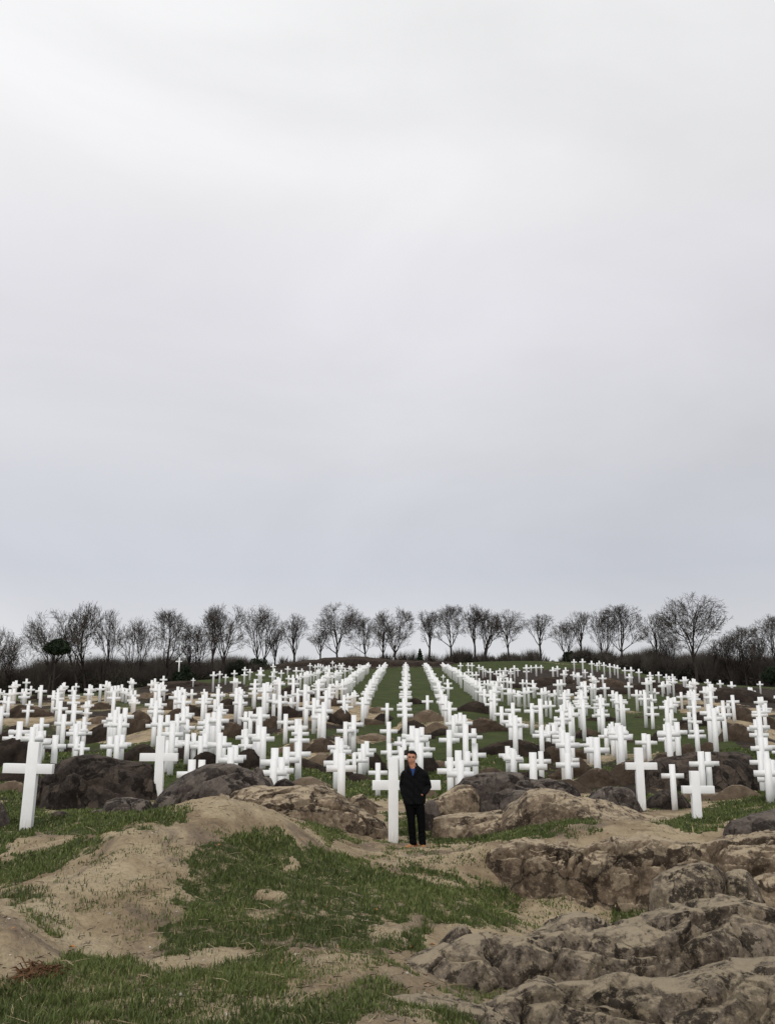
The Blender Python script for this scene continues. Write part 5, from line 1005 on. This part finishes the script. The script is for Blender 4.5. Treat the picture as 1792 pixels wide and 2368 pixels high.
# trousers
bm = bmesh.new(); tube_mesh(bm, [(-.02, .005, 1.0), (-.02, .005, .90), (-.02, .005, .80), (-.02, .005, .74)], [(.175, .12), (.182, .125), (.180, .12), (.165, .105)], 22)
for h, k, a in ((hipL, knL, anL), (hipR, knR, anR)):
    ti = tuple(x*.55+y*.45 for x, y in zip(h, k)); ca = (k[0]*.55+a[0]*.45, k[1]+.015, k[2]*.55+a[2]*.45)
    tube_mesh(bm, [(h[0], h[1], .90), (h[0], h[1], .80), ti, (k[0], k[1], k[2]+.05), k, ca, (a[0], a[1]+.0, .15), (a[0]+.004, a[1]-.008, .100), (a[0], a[1]-.004, .078)],
        [(.094, .112), (.096, .108), (.088, .095), (.072, .078), (.070, .076), (.066, .070), (.064, .068), (.068, .074), (.066, .072)], 18)
o = tmp(bm); dm = mesh_from(o, 'trousers', M_trous, voxel=.008, smooth_it=2)
for v in dm.data.vertices:
    x, y, z = v.co; f = max(0, min(1, (.62-z)/.5)); v.co += Vector((x*0, -1, 0))*(.006*f*math.sin(z*75+3*math.sin(x*20))+.003*perlin(x*14, y*14, z*22))
# jacket
bm = bmesh.new()
tube_mesh(bm, [(-.018, .0, .805), (-.018, .0, .86), (-.02, 0, .98), (-.02, 0, 1.12), (-.018, 0, 1.26), (-.014, 0, 1.36), (-.014, 0, 1.415), (-.02, .005, 1.45), (-.028, .01, 1.482)],
    [(.198, .142), (.205, .148), (.208, .150), (.204, .145), (.208, .143), (.205, .135), (.175, .112), (.125, .085), (.085, .075)], 28)
for s, e, w in ((sL, eL, wL), (sR, eR, wR)):
    s2 = (s[0]*.88, s[1], s[2]-.015); cu = tuple(b+(b-a)*.06 for a, b in zip(e, w))
    tube_mesh(bm, [s2, tuple(a*.8+b*.2 for a, b in zip(s, e)), tuple((a+b)/2 for a, b in zip(s, e)), tuple(a*.2+b*.8 for a, b in zip(s, e)), tuple(a*.97 if i == 0 else a for i, a in enumerate(e)), tuple((a+b)/2 for a, b in zip(e, w)), w, cu],
        [.068, .074, .068, .064, .064, .060, .052, .050], 18)
o = tmp(bm); jk = mesh_from(o, 'jacket', M_jacket, voxel=.008, smooth_it=3)
for v in jk.data.vertices:
    x, y, z = v.co
    v.co.y += -.004*math.sin(z*38+x*25+2*math.sin(x*11))*(1 if z < 1.3 else .3)*1.6 + .004*perlin(x*9, y*9, z*16)
    # open V at the throat, closing at z=1.27
    cx_ = -.052 + (1.46-z)*.03; hw = max(0, (z-1.30))*.27
    if y < -.02 and z > 1.28 and abs(x-cx_) < hw: v.co.y += .035*min(1, (hw-abs(x-cx_))/.012)
for v in jk.data.vertices: v.co.y = v.co.y
def slab(name, poly, y0, y1, mat, th=.008, curve=None):
    bm = bmesh.new(); vs = [bm.verts.new((x, y, z)) for x, y, z in poly]; bm.faces.new(vs); bmesh.ops.triangulate(bm, faces=bm.faces)
    bmesh.ops.subdivide_edges(bm, edges=bm.edges, cuts=2, use_grid_fill=True)
    o = tmp(bm); m = o.modifiers.new('s', 'SOLIDIFY'); m.thickness = th; m.offset = 0; return mesh_from(o, name, mat)
slab('shirt', [(-.112, -.082, 1.468), (-.048, -.090, 1.452), (.010, -.082, 1.470), (.002, -.118, 1.40), (-.046, -.152, 1.315), (-.085, -.125, 1.40)], 0, 0, M_shirt)
slab('collar', [(-.118, -.04, 1.520), (-.098, -.090, 1.490), (-.060, -.135, 1.372), (-.052, -.158, 1.310), (-.100, -.135, 1.375), (-.150, -.105, 1.425), (-.168, -.070, 1.465)], 0, 0, M_jacket, .012)
slab('collar', [(.030, -.035, 1.535), (.008, -.088, 1.490), (-.022, -.130, 1.385), (-.046, -.160, 1.300), (.008, -.142, 1.370), (.068, -.110, 1.430), (.090, -.060, 1.478)], 0, 0, M_jacket, .012)
bm = bmesh.new(); tube_mesh(bm, [(-.115, .02, 1.50), (-.09, .065, 1.53), (-.03, .078, 1.54), (.02, .055, 1.535), (.036, .0, 1.52)], [(.014, .032)]*5, 12); mesh_from(tmp(bm), 'collar', M_jacket, smooth_it=1)
bm = bmesh.new(); tube_mesh(bm, [(-.046, -.158, 1.30), (-.040, -.158, 1.15), (-.036, -.158, 1.0), (-.034, -.150, .815)], [.0045]*4, 8); mesh_from(tmp(bm), 'placket', M_jacket)
bm = bmesh.new(); tube_mesh(bm, [(.055, -.158, 1.10), (.105, -.145, 1.045), (.130, -.135, 1.0)], [.007, .007, .007], 8); mesh_from(tmp(bm), 'pocket_welt', M_jacket)
# shoes: left one turned out to the side, right one pointing at the camera
def shoe(c, yaw):
    R_ = Matrix.Rotation(yaw, 4, 'Z'); prof = [(-.085, .036, .085), (-.06, .040, .092), (-.02, .042, .090), (.03, .043, .078), (.09, .048, .060), (.14, .043, .042), (.172, .028, .032), (.18, .012, .02)]
    up, so = bmesh.new(), bmesh.new()
    for b, zb, sc_, hs in ((up, .014, 1.0, 1.0), (so, 0.0, 1.07, 0.0)):
        rings = []
        for x, w, h in prof:
            ring = []
            for t in range(14):
                a = t*math.pi/13; px = math.cos(a)*w*sc_; pz = zb + (max(0.0, math.sin(a))**.7*h*hs if hs else (0.0 if 0 < t < 13 else .018)*1.0 + (0.018 if t in (0, 13) else 0)*0)
                if not hs: px = w*sc_*(1-2*t/13); pz = 0.018
                p = R_ @ Vector((px, -x*sc_, pz)); ring.append(b.verts.new((c[0]+p.x, c[1]+p.y, p.z)))
            if not hs:
                for t in range(14):
                    px = -w*sc_*(1-2*t/13); p = R_ @ Vector((px, -x*sc_, 0.0)); ring.append(b.verts.new((c[0]+p.x, c[1]+p.y, p.z)))
            rings.append(ring)
        n = len(rings[0])
        for r0, r1 in zip(rings, rings[1:]):
            for j in range(n): b.faces.new((r0[j], r0[(j+1) % n], r1[(j+1) % n], r1[j]))
        b.faces.new(rings[0][::-1]); b.faces.new(rings[-1])
    s = mesh_from(tmp(up), 'shoe', M_shoe); q = mesh_from(tmp(so), 'sole', M_sole); q.parent = s
    for p in q.data.polygons: p.use_smooth = False
    bm = bmesh.new()
    for k in range(3):
        a = R_ @ Vector((-.018, -.045-.022*k, .078-.007*k)); b_ = R_ @ Vector((.018, -.045-.022*k, .078-.007*k)); tube_mesh(bm, [(c[0]+a.x, c[1]+a.y, a.z), (c[0]+b_.x, c[1]+b_.y, b_.z)], [.004, .004], 6)
    l = mesh_from(tmp(bm), 'laces', M_sole); l.parent = s
shoe((-.045, .02), math.radians(-62)); shoe((.120, -.005), math.radians(8))
